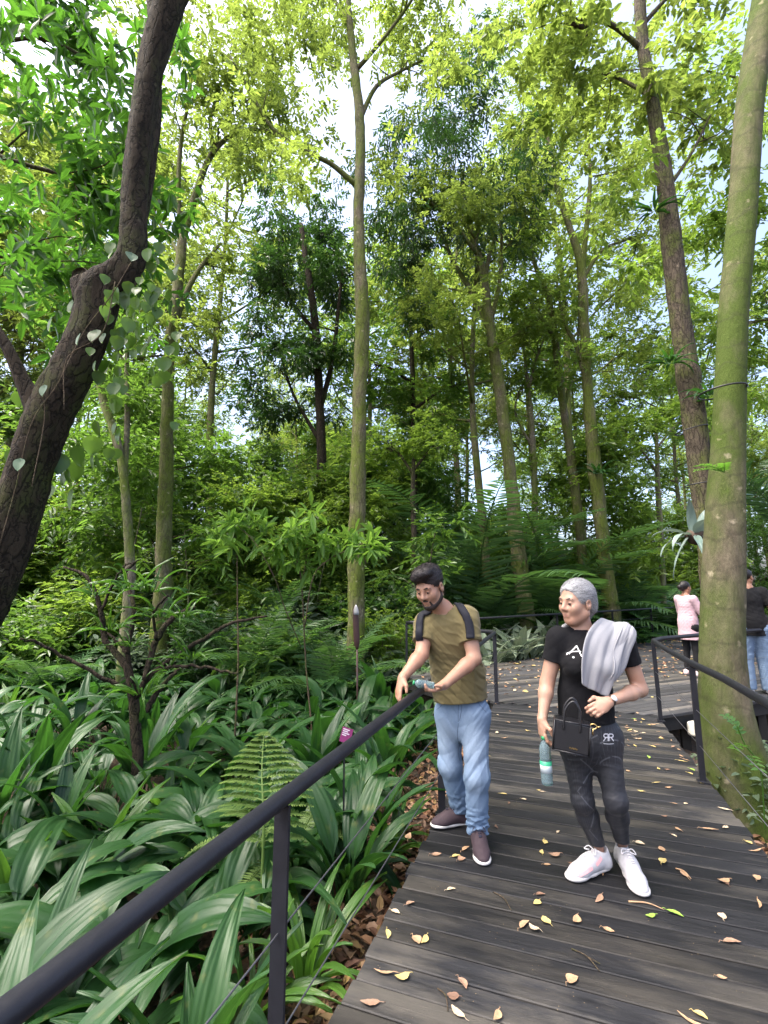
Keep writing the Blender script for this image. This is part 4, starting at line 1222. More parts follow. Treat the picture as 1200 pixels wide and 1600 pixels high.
def vine():
    d = 3.38; rs = np.random.RandomState(6)
    root = empty('climbing_vine', at(30, 800, d), "vine with hanging heart-shaped leaves climbing the dark leaning trunk", 'vine')
    lb = LB(); mb = MB(); lb2 = LB()
    runs = [[(0, 850), (25, 760), (50, 660), (90, 600), (130, 520), (175, 460), (205, 410)], [(100, 640), (105, 560), (160, 520), (180, 440)], [(50, 760), (70, 650), (60, 600)]]
    for r in runs: mb.tube(spline([at(x, y, d - .06 + .04 * math.sin(i * 2)) for i, (x, y) in enumerate(r)], 26), .004, 5)
    link("vine_stem", mb.mesh("vine_stem"), BARK['twig'], root)
    for (x, y) in ((205, 398), (125, 525), (70, 605), (32, 720)):
        heart(lb, at(x, y, d - .12), rs.uniform(-.9, .9), rs.uniform(-.9, .1), rs.uniform(.06, .09), rs)
    link("pale_leaves", lb.leafmesh("pale_leaves"), PLEAT['moth'], root)
    for i in range(110):
        x, y = rs.normal(200, 42), rs.normal(500, 75)
        if x < 130 and y < 470: continue
        heart(lb2, at(x, y, d + rs.uniform(-.05, .5)), rs.uniform(-.9, .9), rs.uniform(-.5, .3), rs.uniform(.06, .11), rs)
    for i in range(24):
        heart(lb2, at(rs.normal(110, 50), rs.normal(720, 40), d + rs.uniform(.3, .8)), rs.uniform(-.9, .9), rs.uniform(-.5, .3), rs.uniform(.09, .15), rs)
    link("dark_leaves", lb2.leafmesh("dark_leaves"), GREEN['mid'], root)
vine()

# plants at the foot of the big mossy trunk
for (x, y, z, lb, s) in ((1182, 1205, -.2, "small shrub with pale grey leaves beside the foot of the big mossy trunk", .72), (1215, 1270, -.3, "pale-leaved small shrub in the bottom corner of the tree opening", .72)):
    p = onz(x, y, z); place('pale_shrub', SHRUBS['small'], (p.x + .05, p.y + .1, -.55), x, s, lb, 'shrub', None)
def seedling():
    d = 3.85; rs = np.random.RandomState(2); lb = LB()
    b = np.array(at(1188, 1200, d)); pts = [b + np.array([.02, .05, -.45]), b, np.array(at(1165, 1165, d)), np.array(at(1152, 1135, d))]
    lb.stem(spline(pts, 10), .005, 5)
    frond(lb, at(1158, 1150, d), 2.0, .16, 1.2, .8, .075, 7, rs, .026, .3, False, .05)
    frond(lb, at(1165, 1165, d), 3.6, .14, .3, .8, .06, 5, rs, .028, .3, False, .1)
    frond(lb, at(1172, 1180, d), 4.4, .14, -.2, .5, .06, 4, rs, .03, .3, False, .1)
    place_leafy('seedling', lb.leafmesh("leaves"), PLEAT['bright'], (0, 0, 0), 0, 1, "small seedling with a feathery leaf in front of the big mossy trunk's base", 'seedling')
seedling()
def trunk_sprig():
    rs = np.random.RandomState(4); lb = LB()
    for az, L in ((2.6, .22), (3.3, .26), (4.1, .2)): frond(lb, at(1132, 738, 4.12), az, L, .5, .7, .06, 9, rs, .02, .3, False, .1)
    place_leafy('bark_sprig', lb.leafmesh("leaves"), PLEAT['bright'], (0, 0, 0), 0, 1, "little bright green sprig growing out of the big mossy trunk", 'sprig')
trunk_sprig()
EP = strap_clump(295, 16, .45, .05, False, (.1, 1.3), (.5, 1.6), .03)
for (x, y, d, lb) in ((1048, 568, 6.75, "spiky epiphyte clump growing on the brown trunk"), (1108, 618, 6.6, "pale epiphyte clump between the brown trunk and the big mossy trunk"), (1022, 330, 6.8, "hanging epiphyte high on the brown trunk"), (935, 740, 12.9, "strappy epiphyte on the mossy forked tree behind the railing")):
    place_leafy('epiphyte', EP, PLEAT['strap' if x != 935 else 'bright'], at(x, y, d), x, 1.0 if d < 10 else 1.6, lb, 'epiphyte')
# black straps round the trunks
BANDM = simple("black_strap", (.008, .008, .009), .5)
for (x, y, d, w, sl, lb) in ((1128, 612, 4.45, 60, .02, "thin black strap tied round the big mossy trunk"), (1080, 672, 7.0, 41, .05, "black strap tied round the brown trunk, upper of the pair"), (1093, 757, 7.0, 37, .02, "black strap tied round the brown trunk, lower of the pair")):
    c = np.array(at(x, y, d)); r = w * d / F_PX / 2 * 1.12; th = np.linspace(0, 2 * np.pi, 30)
    mb = MB(); mb.tube(np.stack([c[0] + r * np.cos(th), c[1] + r * np.sin(th), c[2] + sl * np.cos(th)], -1), .009, 6)
    tag(link('trunk_strap', mb.mesh("trunk_strap"), BANDM), lb, 'strap')

# ------------------------------------------------------------------ labels and stakes in the bed
def plant_sign():
    c = np.array(at(541, 1149, 3.6)); root = empty('plant_sign', c, "small magenta plant sign with white lettering half hidden behind the handrail", 'sign')
    u = unit(np.array([.9, .2, -.35])); n_ = unit(np.array([-.1, -.85, .5])); n_ = unit(n_ - u * n_.dot(u)); v = np.cross(n_, u)
    mb = MB(); mb.box(c, (.04, .05, .003), (u, v, n_)); link("panel", mb.mesh("panel", False), simple("magenta_panel", (.15, .012, .08), .4, .05), root)
    mb = MB()
    for k, ln in ((.036, .024), (.023, .019), (.010, .026), (-.003, .016)): mb.box(c + n_ * .0045 + v * k - u * (.033 - ln), (ln, .0035, .001), (u, v, n_))
    link("lettering", mb.mesh("lettering", False), simple("white_print", (.5, .42, .48), .5), root)
    mb = MB(); mb.bar(c - v * .045 - n_ * .006, c - v * .045 - n_ * .006 + np.array([0, 0.02, -.5]), .012, .004); link("stake", mb.mesh("stake", False), STEEL, root)
plant_sign()
def stake():
    d = 7.4; a = np.array(at(558, 1015, d)); b = np.array(at(555, 946, d)); g = np.array([a[0] + .02, a[1], gzf(a[0], a[1]) - .05])
    root = empty('garden_stake', g, "slim dark brown stake with a pale tip rising from the bed left of the man", 'stake')
    mb = MB(); mb.tube([g, a], [.012, .014], 8); link("rod", mb.mesh("rod"), simple("stake_brown", (.055, .022, .018), .5), root)
    P = spline([a, lerp(a, b, .3), lerp(a, b, .75), b], 14); r = np.array([.016, .03, .042, .046, .047, .047, .047, .046, .045, .044, .042, .036, .025, .008])
    mb = MB(); mb.tube(P, r, 10, oval=.5); link("head", mb.mesh("head"), simple("stake_head", (.05, .02, .018), .45), root)
    P2 = P[9:] + np.array([.012, -.012, .01]); mb = MB(); mb.tube(P2, r[9:] * .95, 10, oval=.5); link("tip", mb.mesh("tip"), simple("stake_tip", (.38, .37, .38), .5), root)
stake()

# ------------------------------------------------------------------ fallen leaves
LITTER = []
for nm, c in (("tan", (.36, .225, .125)), ("yellow", (.46, .36, .13)), ("brown", (.17, .095, .06)), ("pale", (.46, .36, .24)), ("pink", (.27, .165, .105)), ("green", (.22, .36, .05))):
    LITTER.append((nm, simple("dry_leaf_" + nm, c, .7, .35, 40, bumps=.4)))
def dry_leaf(seed, L=.085, W=.042, curl=.3):
    rs = np.random.RandomState(seed); mb = MB()
    t = np.linspace(0, 1, 9); v = np.linspace(-1, 1, 5)
    w = W * .5 * np.sin(np.pi * t ** .8) ** .8; w[0] = .0015; w[-1] = .001
    X = (t - .5)[:, None] * L + 0 * v; Y = v[None] * w[:, None] + (.008 * np.sin(3 * t))[:, None]
    Z = .004 + curl * L * ((t - .5) ** 2 * (.8 + rs.rand()))[:, None] + np.abs(v)[None] * w[:, None] * rs.uniform(.0, .35) + rs.rand(9, 5) * .0025
    mb.grid(np.stack([X, Y, Z], -1))
    st = np.array([[-L * .5, 0, Z[0, 2]], [-L * .68, .004, Z[0, 2] + .002], [-L * .8, -.003, .004]]); mb.tube(st, [.0015, .0012, .001], 4)
    return mb.mesh("leaf")
def litter():
    rs = np.random.RandomState(15)
    shapes = [dry_leaf(i, rs.uniform(.045, .075), rs.uniform(.024, .040), rs.uniform(.05, .35)) for i in range(6)] + [dry_leaf(9, .085, .014, .25)]
    lib = [[sh.copy() for sh in shapes] for _ in LITTER]
    for i, row in enumerate(lib):
        for me in row: me.materials.append(LITTER[i][1])
    names = {"tan": "tan dry leaf fallen on the dark boardwalk", "yellow": "yellow leaf fallen on the dark boardwalk", "brown": "brown curled leaf fallen on the dark boardwalk",
             "pale": "pale dry leaf fallen on the dark boardwalk", "pink": "reddish brown leaf fallen on the dark boardwalk", "green": "green leaf fallen on the dark boardwalk"}
    def put(p, ci, k=None, rz=None, s=1.0, where='walk'):
        me = lib[ci][rs.randint(7) if k is None else k]
        o = bpy.data.objects.new('fallen_leaf', me); COL.objects.link(o)
        o.location = (p[0], p[1], p[2] + .002); o.rotation_euler = (rs.uniform(-.06, .06), rs.uniform(-.06, .06), rs.rand() * 6.28 if rz is None else rz); o.scale = (s, s, s)
        nm = LITTER[ci][0]; lab = names[nm]
        if where == 'plaza': lab = lab.replace('dark boardwalk', 'plaza deck in the distance')
        tag(o, lab, 'leaf', lab.replace('leaf', 'leaves').replace('fallen on', 'scattered on'))
    near = [(605, 1462, 1), (600, 1520, 0), (628, 1528, 1), (650, 1472, 0), (662, 1470, 1), (578, 1568, 4), (641, 1414, 4), (716, 1583, 3), (722, 1540, 4), (708, 1558, 2), (775, 1590, 0), (820, 1447, 0), (835, 1452, 3), (854, 1440, 1), (838, 1412, 1), (899, 1440, 0),
            (1055, 1430, 5), (1016, 1432, 5), (935, 1406, 4), (896, 1535, 0), (1130, 1378, 0), (1136, 1380, 2), (1145, 1475, 4), (1185, 1415, 0), (1070, 1367, 0), (1038, 1348, 1), (1012, 1396, 0), (848, 1333, 1), (866, 1337, 4), (850, 1317, 1), (713, 1340, 1), (722, 1345, 4), (682, 1338, 4), (1035, 1328, 0), (1110, 1298, 0), (1132, 1294, 3), (1180, 1330, 0),
            (1020, 1090, 1), (1060, 1095, 0), (1081, 1204, 5), (845, 1400, 2), (640, 1310, 0), (1000, 1320, 3), (940, 1365, 0), (1095, 1590, 1), (1081, 1597, 0), (705, 1392, 3)]
    for (x, y, ci) in near:
        p = onz(x, y, 0); put(p, ci, s=rs.uniform(.85, 1.15))
    n = 0
    while n < 115:                                        # drifts of leaves, thicker towards the plaza and along the right edge
        s = S_END * rs.rand() ** .55 + .4; t = WALK_W * (rs.rand() if rs.rand() < .5 else rs.rand() ** .5)
        if s > S_END: continue
        p = walk(s, min(t, WALK_W - .05)); put(p, rs.choice(6, p=[.38, .22, .12, .19, .07, .02]), s=rs.uniform(.55, 1.0)); n += 1
    V = []; n = 0
    # farther leaves on the plaza
    u = CUT; w = np.array([-CUT[1], CUT[0]])
    while n < 75:
        a, b_ = rs.uniform(-.2, 6), rs.uniform(.05, 4.2); p = P3 + u * a + w * b_
        if (p - FAR_C).dot(np.array([-.58, .81])) > -.25: continue
        put((*p, 0), rs.choice(6, p=[.38, .14, .1, .26, .11, .01]), s=rs.uniform(.7, 1.1), where='plaza'); n += 1
    # the rest, too many and too small to count
    P = []; 
    while len(P) < 650:
        a, b_ = rs.uniform(-1.5, 11), rs.uniform(.3, 7); p = P3 + u * a + w * b_
        if (p - FAR_C).dot(np.array([-.58, .81])) > -.15: continue
        if (p - P3).dot(np.array([-(FAR_C - P3)[1], (FAR_C - P3)[0]])) > -.3: continue
        P.append((*p, .006))
    P = np.array(P); k = len(P)
    V, F, T = leaf_cloud(P, np.c_[rs.randn(k, 2), np.zeros(k)], np.c_[rs.randn(k, 2) * .25, np.ones(k)], rs.uniform(.05, .10, k), rs.uniform(.025, .05, k), rs.rand(k), .3, -.1)
    m, nt, b, o = new_mat("litter_on_plaza")
    g = N(nt, "ShaderNodeNewGeometry")
    nt.links.new(ramp(nt, g.outputs['Random Per Island'], [(.1, (.2, .1, .05)), (.4, (.42, .24, .11)), (.7, (.50, .36, .24)), (.9, (.5, .38, .12))]), b.inputs['Base Color']); b.inputs['Roughness'].default_value = .75
    tag(link("plaza_leaf_litter", np_mesh("plaza_leaf_litter", V, F, False), m), kind='stuff')
    P = []
    while len(P) < 5200:
        s = rs.uniform(-2.2, 8); t = -abs(rs.normal(0, .55)) - .02 if rs.rand() < .72 else WALK_W + abs(rs.normal(0, .6))
        p = walk(s, t)
        if s > S_END - .3 and t > -.2: continue
        P.append((p[0], p[1], gzf(p[0], p[1]) + rs.uniform(.005, .05)))
    P = np.array(P); k = len(P)
    V, F, T = leaf_cloud(P, np.c_[rs.randn(k, 2), rs.randn(k) * .25], np.c_[rs.randn(k, 2) * .4, np.ones(k)], rs.uniform(.05, .11, k), rs.uniform(.03, .055, k), rs.rand(k), .3, -.1)
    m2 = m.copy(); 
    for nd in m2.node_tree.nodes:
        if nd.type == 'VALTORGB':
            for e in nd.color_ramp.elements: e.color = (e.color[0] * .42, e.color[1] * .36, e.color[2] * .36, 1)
    tag(link("ground_leaf_litter", np_mesh("ground_leaf_litter", V, F, False), m2), kind='stuff')
    # thin twigs lying on the boards
    for (x, y, dx, dy, lb) in ((785, 1408, 14, 18, "thin curved twig lying on the boards in front of the bearded man"), (915, 1500, 22, 22, "forked dry twig lying on the boards at the bottom"), (692, 1562, 8, 22, "thin dry twig lying on the boards near the lower left edge"), (1010, 1415, 28, 8, "straight pale stick lying on the boards beside the woman's white shoe"), (1068, 1365, 12, 10, "short pale stick on the boards right of the woman's shoes")):
        a = onz(x - dx, y - dy * .8, .006); c = onz(x + dx, y + dy * .8, .006)
        mb = MB(); mb.tube(spline([a, (a + c) / 2 + Vector((.012, .01, .006)), c], 9), np.linspace(.005 if 'stick' in lb else .003, .002, 9), 5)
        if 'forked' in lb: mb.tube(spline([(a + c) / 2 + Vector((.012, .01, .006)), (a + c) / 2 + Vector((.05, -.03, .006))], 4), .002, 4)
        tag(link('twig' if 'twig' in lb else 'stick', mb.mesh("twig"), BARK['twig'] if 'twig' in lb else LITTER[0][1]), lb, 'twig')
litter()
# ------------------------------------------------------------------ bodies: smooth distance fields meshed as one surface
class Sdf:
    def __init__(self): self.p = []; self.post = []
    def cone(self, a, b, r1, r2, k=.03, flat=None, ratio=1.0, sub=False):
        a = np.array(a, float); b = np.array(b, float)
        m = max(r1, r2) + .02
        self.p.append(('c', a, b, r1, r2, None if flat is None else unit(np.array(flat, float)), ratio, k, sub, np.minimum(a, b) - m, np.maximum(a, b) + m)); return self
    def ball(self, c, r, k=.03, sub=False): return self.cone(c, np.array(c, float) + 1e-4, r, r, k, sub=sub)
    def ell(self, c, radii, axes=None, k=.03, sub=False):
        c = np.array(c, float); R_ = np.array(radii, float); A = np.eye(3) if axes is None else np.array([np.array(a, float) for a in axes])
        m = np.abs(A * R_[:, None]).sum(0) + .02
        self.p.append(('e', c, R_, A, k, sub, c - m, c + m)); return self
    @staticmethod
    def _d(q, P):
        if q[0] == 'c':
            _, a, b, r1, r2, n, ra = q[:7]
            ab = b - a; L = ab.dot(ab)
            pa = P - a
            h = np.clip(pa @ ab / L, 0, 1)
            v = pa - h[..., None] * ab
            r = r1 + (r2 - r1) * h
            if n is None: return np.linalg.norm(v, axis=-1) - r
            w = v @ n
            v2 = v + (w * (1 / ra - 1))[..., None] * n
            l2 = np.linalg.norm(v2, axis=-1)
            l1 = np.linalg.norm(v, axis=-1)
            return (l2 - r) * (l1 + 1e-6) / (l2 + 1e-6)
        _, c, R_, A = q[:4]
        x = (P - c) @ A.T
        k0 = np.linalg.norm(x / R_, axis=-1); k1 = np.linalg.norm(x / R_ ** 2, axis=-1)
        return np.where(k0 < 1e-6, -R_.min(), k0 * (k0 - 1) / (k1 + 1e-9))
    @staticmethod
    def _mix(D, d, k, sub):
        if sub:
            h = np.maximum(k - np.abs(D + d), 0) / k; return np.maximum(D, -d) + h * h * k * .25
        h = np.maximum(k - np.abs(D - d), 0) / k; return np.minimum(D, d) - h * h * k * .25
    def at(self, P):
        D = np.full(P.shape[:-1], .25)
        for q in self.p: D = self._mix(D, self._d(q, P), max(q[-5 if q[0] == 'c' and False else (7 if q[0] == 'c' else 4)], 1e-4), q[8] if q[0] == 'c' else q[5])
        for f in self.post: D = f(P, D)
        return D
    def box(self, pad=.04):
        lo = np.min([q[-2] for q in self.p if not (q[8] if q[0] == 'c' else q[5])], 0) - pad
        hi = np.max([q[-1] for q in self.p if not (q[8] if q[0] == 'c' else q[5])], 0) + pad
        return lo, hi
    def grid(self, h):
        lo, hi = self.box(); n = np.ceil((hi - lo) / h).astype(int) + 1
        ax = [lo[i] + h * np.arange(n[i]) for i in range(3)]
        D = np.full(n, .25, np.float32)
        for q in self.p:
            kk = q[7] if q[0] == 'c' else q[4]; sub = q[8] if q[0] == 'c' else q[5]
            i0 = np.maximum(((q[-2] - kk - .03 - lo) / h).astype(int), 0); i1 = np.minimum(((q[-1] + kk + .03 - lo) / h).astype(int) + 2, n)
            s = tuple(slice(a, b) for a, b in zip(i0, i1))
            P = np.stack(np.meshgrid(*[ax[i][s[i]] for i in range(3)], indexing='ij'), -1)
            if P.size: D[s] = self._mix(D[s], self._d(q, P), max(kk, 1e-4), sub)
        if self.post:
            band = np.argwhere(np.abs(D) < .06)
            P = lo + h * band
            v = D[tuple(band.T)].astype(float)
            for f in self.post: v = f(P, v)
            D[tuple(band.T)] = v
            inner = D < -.055
            if inner.any() and len(self.post):
                band = np.argwhere(inner); P = lo + h * band; v = D[tuple(band.T)].astype(float)
                for f in self.post: v = f(P, v)
                D[tuple(band.T)] = v
        return D, lo
    def mesh(self, h=.005):
        D, lo = self.grid(h)
        V, F = surface_nets(D)
        V = lo + V * h
        return V, F
    def grad(self, P, e=.002):
        g = np.stack([self.at(P + np.eye(3)[i] * e) - self.at(P - np.eye(3)[i] * e) for i in range(3)], -1)
        return unit(g)
    def snap(self, P, off, it=6):
        P = np.array(P, float)
        for _ in range(it):
            d = self.at(P); P = P - self.grad(P) * (d - off)[..., None] * .9
        return P

def surface_nets(D):
    S = D < 0
    nx, ny, nz = D.shape
    acc = np.zeros((nx - 1, ny - 1, nz - 1, 3), np.float32); cnt = np.zeros((nx - 1, ny - 1, nz - 1), np.float32)
    quads = []
    for axis in range(3):
        a = [slice(None)] * 3; b = [slice(None)] * 3
        a[axis] = slice(0, -1); b[axis] = slice(1, None)
        sa, sb = S[tuple(a)], S[tuple(b)]
        E = np.argwhere(sa != sb)
        if not len(E): continue
        da = D[tuple(a)][tuple(E.T)]; db = D[tuple(b)][tuple(E.T)]
        t = da / (da - db)
        pos = E.astype(np.float32).copy(); pos[:, axis] += t
        o1, o2 = [i for i in range(3) if i != axis]
        ok = (E[:, o1] > 0) & (E[:, o2] > 0) & (E[:, o1] < D.shape[o1] - 1) & (E[:, o2] < D.shape[o2] - 1)
        E = E[ok]; pos = pos[ok]; flip = sa[tuple(E.T)]
        cells = []
        for (u, v) in ((0, 0), (-1, 0), (-1, -1), (0, -1)):
            c = E.copy(); c[:, o1] += u; c[:, o2] += v
            np.add.at(acc, tuple(c.T), pos); np.add.at(cnt, tuple(c.T), 1)
            cells.append(np.ravel_multi_index(tuple(c.T), cnt.shape))
        q = np.stack(cells, -1)
        if axis == 1: flip = ~flip
        q[~flip] = q[~flip][:, ::-1]
        quads.append(q)
    Q = np.concatenate(quads)
    ids, inv = np.unique(Q, return_inverse=True)
    V = (acc.reshape(-1, 3)[ids]) / np.maximum(cnt.reshape(-1)[ids], 1)[:, None]
    return V, inv.reshape(-1, 4)

def sdf_part(name, s, mat, parent, h=.005, attrs=None):
    V, F = s.mesh(h)
    me = np_mesh(name, V, F, True, attrs(V) if attrs else None)
    return link(name, me, mat, parent)

def perp(f, u):
    f = unit(np.array(f, float)); l = unit(np.cross(np.array(u, float), f)); u2 = np.cross(f, l)
    return f, l, u2                                       # forward, left, up

def hand(s, wrist, d, pn, th, curl=(.5, .6, .7, .8), size=1.0, thumb=.6, spread=1.0):
    """d finger direction, pn the way the palm faces, th the thumb's side"""
    d = unit(np.array(d, float)); th = unit(np.array(th, float) - d * np.dot(th, d)); pn = unit(np.array(pn, float) - d * np.dot(pn, d)); 
    pn = unit(pn - th * pn.dot(th))
    w = np.array(wrist, float); z = size
    s.ell(w + d * .050 * z, (.050 * z, .040 * z, .0165 * z), (d, th, pn), .018)
    s.cone(w, w + d * .03 * z, .026 * z, .024 * z, .02, pn, .75)
    tips = []
    for i, (o, L, c) in enumerate(zip((.030, .010, -.010, -.028), (.076, .086, .080, .062), curl)):
        b = w + d * (.088 - .004 * abs(i - 1)) * z + th * o * z
        a = 0.0; p = b
        for j, f in enumerate((.45, .32, .23)):
            a += c * (.75 if j == 0 else 1.0)
            v = unit(d * math.cos(a) + pn * math.sin(a) + th * o * 1.5 * spread * (j == 0))
            q = p + v * L * f * z
            s.cone(p, q, (.0098 - .0008 * j) * z, (.0092 - .0009 * j) * z, .005); p = q
        tips.append(p)
    b = w + d * .022 * z + th * .026 * z + pn * .006 * z
    q = b + unit(th * .75 + d * .65 + pn * .35 * thumb) * .042 * z
    s.cone(b, q, .0145 * z, .0115 * z, .012)
    q2 = q + unit(d * .8 + th * (.35 - .5 * thumb) + pn * .5 * thumb) * .034 * z
    s.cone(q, q2, .0112 * z, .0088 * z, .006)
    return tips

def head(s, c, f, u, z=1.0, male=True):
    f, l, u = perp(f, u); c = np.array(c, float)
    P = lambda a, b, w: c + (f * a + l * b + u * w) * z
    ax = (f, l, u)
    s.ell(P(-.014, 0, .036), np.array((.098, .077, .092)) * z, ax, .02)
    s.ell(P(.028, 0, -.036), np.array((.066, .060, .084)) * z, ax, .03)
    s.ball(P(.064, 0, -.098), (.023 if male else .020) * z, .03)
    for q in (-1, 1):
        s.cone(P(-.005, q * .052, -.058), P(.052, q * .016, -.098), .022 * z, .018 * z, .03)
        s.ball(P(.062, q * .036, -.026), .025 * z, .03)
        s.ell(P(-.006, q * .079, -.008), np.array((.020, .008, .033)) * z, ax, .006)
        s.ball(P(-.004, q * .086, -.004), .010 * z, .008, True)
    s.cone(P(.078, -.034, .022), P(.078, .034, .022), .013 * z, .013 * z, .02)
    for q in (-1, 1): s.ball(P(.100, q * .031, .002), .016 * z, .016, True)
    for q in (-1, 1): s.ball(P(.077, q * .031, .003), .0125 * z, .004)          # lids over the eyeball
    s.cone(P(.086, 0, .014), P(.108, 0, -.026), .0085 * z, .0125 * z, .014)
    for q in (-1, 1): s.ball(P(.097, q * .0125, -.032), .0088 * z, .008)
    s.cone(P(.088, -.016, -.061), P(.088, .016, -.061), .0058 * z, .0058 * z, .008)
    s.cone(P(.087, -.013, -.072), P(.087, .013, -.072), .0068 * z, .0068 * z, .008)
    s.cone(P(.098, -.021, -.0665), P(.098, .021, -.0665), .0028 * z, .0028 * z, .004, sub=True)
    return P, ax

def skin_mat(name, base, lip):
    m, nt, b, o = new_mat(name)
    a = N(nt, "ShaderNodeAttribute"); a.attribute_name = "lip"
    f = noise(nt, 45, 4, .6, coords(nt)); f2 = noise(nt, 9, 3, .5, coords(nt))
    c = mixc(nt, f, tuple(x * .86 for x in base), tuple(x * 1.12 for x in base))
    c = mixc(nt, ramp(nt, f2, [(.45, 0.), (.75, .45)]), c, (base[0] * 1.05, base[1] * .80, base[2] * .74))
    c = mixc(nt, a.outputs['Fac'], c, lip)
    nt.links.new(c, b.inputs['Base Color']); b.inputs['Roughness'].default_value = .48; b.inputs['Specular IOR Level'].default_value = .4
    b.inputs['Subsurface Weight'].default_value = .12; b.inputs['Subsurface Radius'].default_value = (.012, .005, .003); b.inputs['Subsurface Scale'].default_value = 1.0
    bump(nt, noise(nt, 260, 3, .6, coords(nt)), b, .12, .001)
    return m
def cloth_mat(name, col, var=.12, weave=900, rough=.85, fleck=None):
    m, nt, b, o = new_mat(name)
    f = noise(nt, 6, 5, .6, coords(nt)); f2 = noise(nt, weave * .3, 2, .7, coords(nt))
    c = mixc(nt, f, tuple(x * (1 - var) for x in col), tuple(x * (1 + var) for x in col))
    c = mixc(nt, f2, c, mixc(nt, .5, c, fleck or tuple(x * .6 for x in col)))
    nt.links.new(c, b.inputs['Base Color']); b.inputs['Roughness'].default_value = rough; b.inputs['Specular IOR Level'].default_value = .2
    b.inputs['Sheen Weight'].default_value = .10 if max(col) > .05 else .02
    bump(nt, f2, b, .25, .0015)
    return m
def denim_mat():
    m, nt, b, o = new_mat("washed_denim")
    a = N(nt, "ShaderNodeAttribute"); a.attribute_name = "fade"
    f = noise(nt, 11, 6, .65, coords(nt)); f2 = noise(nt, 320, 2, .7, coords(nt, (1, 1, .25)))
    c = mixc(nt, ramp(nt, f, [(.3, 0.), (.75, 1.)]), (.115, .180, .275), (.205, .285, .385))
    c = mixc(nt, a.outputs['Fac'], c, (.38, .46, .54))
    c = mixc(nt, f2, c, mixc(nt, .45, c, (.06, .10, .19)))
    nt.links.new(c, b.inputs['Base Color']); b.inputs['Roughness'].default_value = .85; b.inputs['Specular IOR Level'].default_value = .2
    bump(nt, f2, b, .3, .0015)
    return m
def hair_mat(name, col, col2, sc=(60, 60, 14)):
    m, nt, b, o = new_mat(name)
    f = noise(nt, 3.0, 5, .7, coords(nt, sc))
    g = N(nt, "ShaderNodeNewGeometry"); c = mixc(nt, ramp(nt, f, [(.3, 0.), (.7, 1.)]), col, col2)
    c = mixc(nt, .6, c, mixc(nt, g.outputs['Random Per Island'], tuple(x * .6 for x in col), tuple(min(1, x * 1.35) for x in col2)))
    nt.links.new(c, b.inputs['Base Color']); b.inputs['Roughness'].default_value = .45; b.inputs['Specular IOR Level'].default_value = .4
    bump(nt, f, b, .8, .006)
    return m
DENIM = denim_mat()

def waves(amp, seed, dirs=5, lam=(.05, .14), warp=.6, along=None):
    rs = np.random.RandomState(seed)
    K = [(unit(rs.randn(3) * np.array([1, 1, 1.3]) if along is None else np.array(along[i % len(along)], float) + rs.randn(3) * .22) * 2 * np.pi / rs.uniform(*lam), rs.rand() * 6.28, unit(rs.randn(3)) * rs.uniform(8, 22), rs.rand() * 6) for i in range(dirs)]
    def f(P):
        t = 0
        for k, ph, k2, p2 in K:
            s = np.sin(P @ k + ph + warp * 2.2 * np.sin(P @ k2 + p2)); t = t + (1 - np.abs(s)) ** 2 * np.sin(P @ k2 * .6 + ph)
        return amp * t / math.sqrt(dirs)
    return f

def cut(n, p):
    n = unit(np.array(n, float)); p = np.array(p, float)
    return lambda P, D: np.maximum(D, (P - p) @ n)

def shoe(parent, heel, toe, upper_mat, sole_mat, lace_mat, h=.11, running=False, name='shoe', roll=0.0, ankle=None):
    """sole, upper and laces from heel to toe points on the ground"""
    heel = np.array(heel, float); toe = np.array(toe, float)
    f = unit(toe - heel); L = np.linalg.norm(toe - heel); u = np.array([0, 0, 1.]); u = unit(u - f * f.dot(u)); l = np.cross(u, f)
    P = lambda a, b, w: heel + f * a * L + l * b + u * w
    root = empty(name, heel); root.parent = parent; root.location = Vector(heel) - Vector(parent.location)
    so = Sdf()
    th = .034 if running else .030
    so.cone(P(.14, 0, th * .5), P(.5, 0, th * .5), .036, .036, .03, u, th * .5 / .036)
    so.cone(P(.5, 0, th * .5), P(.80, -.002, th * .5), .038, .047, .03, u, th * .5 / .045)
    so.cone(P(.74, 0, th * .5), P(.88, 0, th * .55), .046, .036, .03, u, th * .5 / .043)
    so.post.append(lambda Q, D: np.maximum(D, -((Q - heel) @ u - .002)))
    up = Sdf()
    up.cone(P(.13, 0, .035), P(.15, 0, h * .80), .034, .031, .03)
    up.cone(P(.14, 0, .045), P(.46, 0, .052), .036, .037, .04, u, 1.0)
    up.cone(P(.42, 0, .056), P(.72, 0, .036), .038, .041, .04, u, .82)
    up.cone(P(.70, 0, .034), P(.88, 0, .028), .042, .032, .04, u, .72)
    up.cone(P(.30, 0, h * .62), P(.55, 0, .070), .028, .026, .04)
    up.cone(P(.16, 0, h * .78), P(.24, 0, h * 1.3), .026, .030, .008, sub=True)
    up.post.append(lambda Q, D: np.maximum(D, -((Q - heel) @ u - th * .62)))
    sdf_part('upper', up, upper_mat, root, .0045); sdf_part('sole', so, sole_mat, root, .0045)
    mb = MB()
    for i, t in enumerate((.40, .47, .54, .61, .67)):
        pts = up.snap(np.array([P(t + .01 * (i % 2), b, .16) for b in np.linspace(-.022, .022, 7)]), .003)
        mb.tube(pts, .0035, 5)
    for sg in (-1, 1):
        c0 = up.snap(np.array([P(.38, 0, .15)]), .006)[0]
        mb.tube(spline([c0, c0 + l * sg * .025 + u * .012 + f * .01, c0 + l * sg * .038 - u * .005 + f * .03, c0 + l * sg * .012 + f * .02], 12), .003, 5)
    link('laces', mb.mesh('laces'), lace_mat, root)
    return up

WHITE_RUB = simple("white_rubber", (.50, .48, .46), .55, .06, 30)

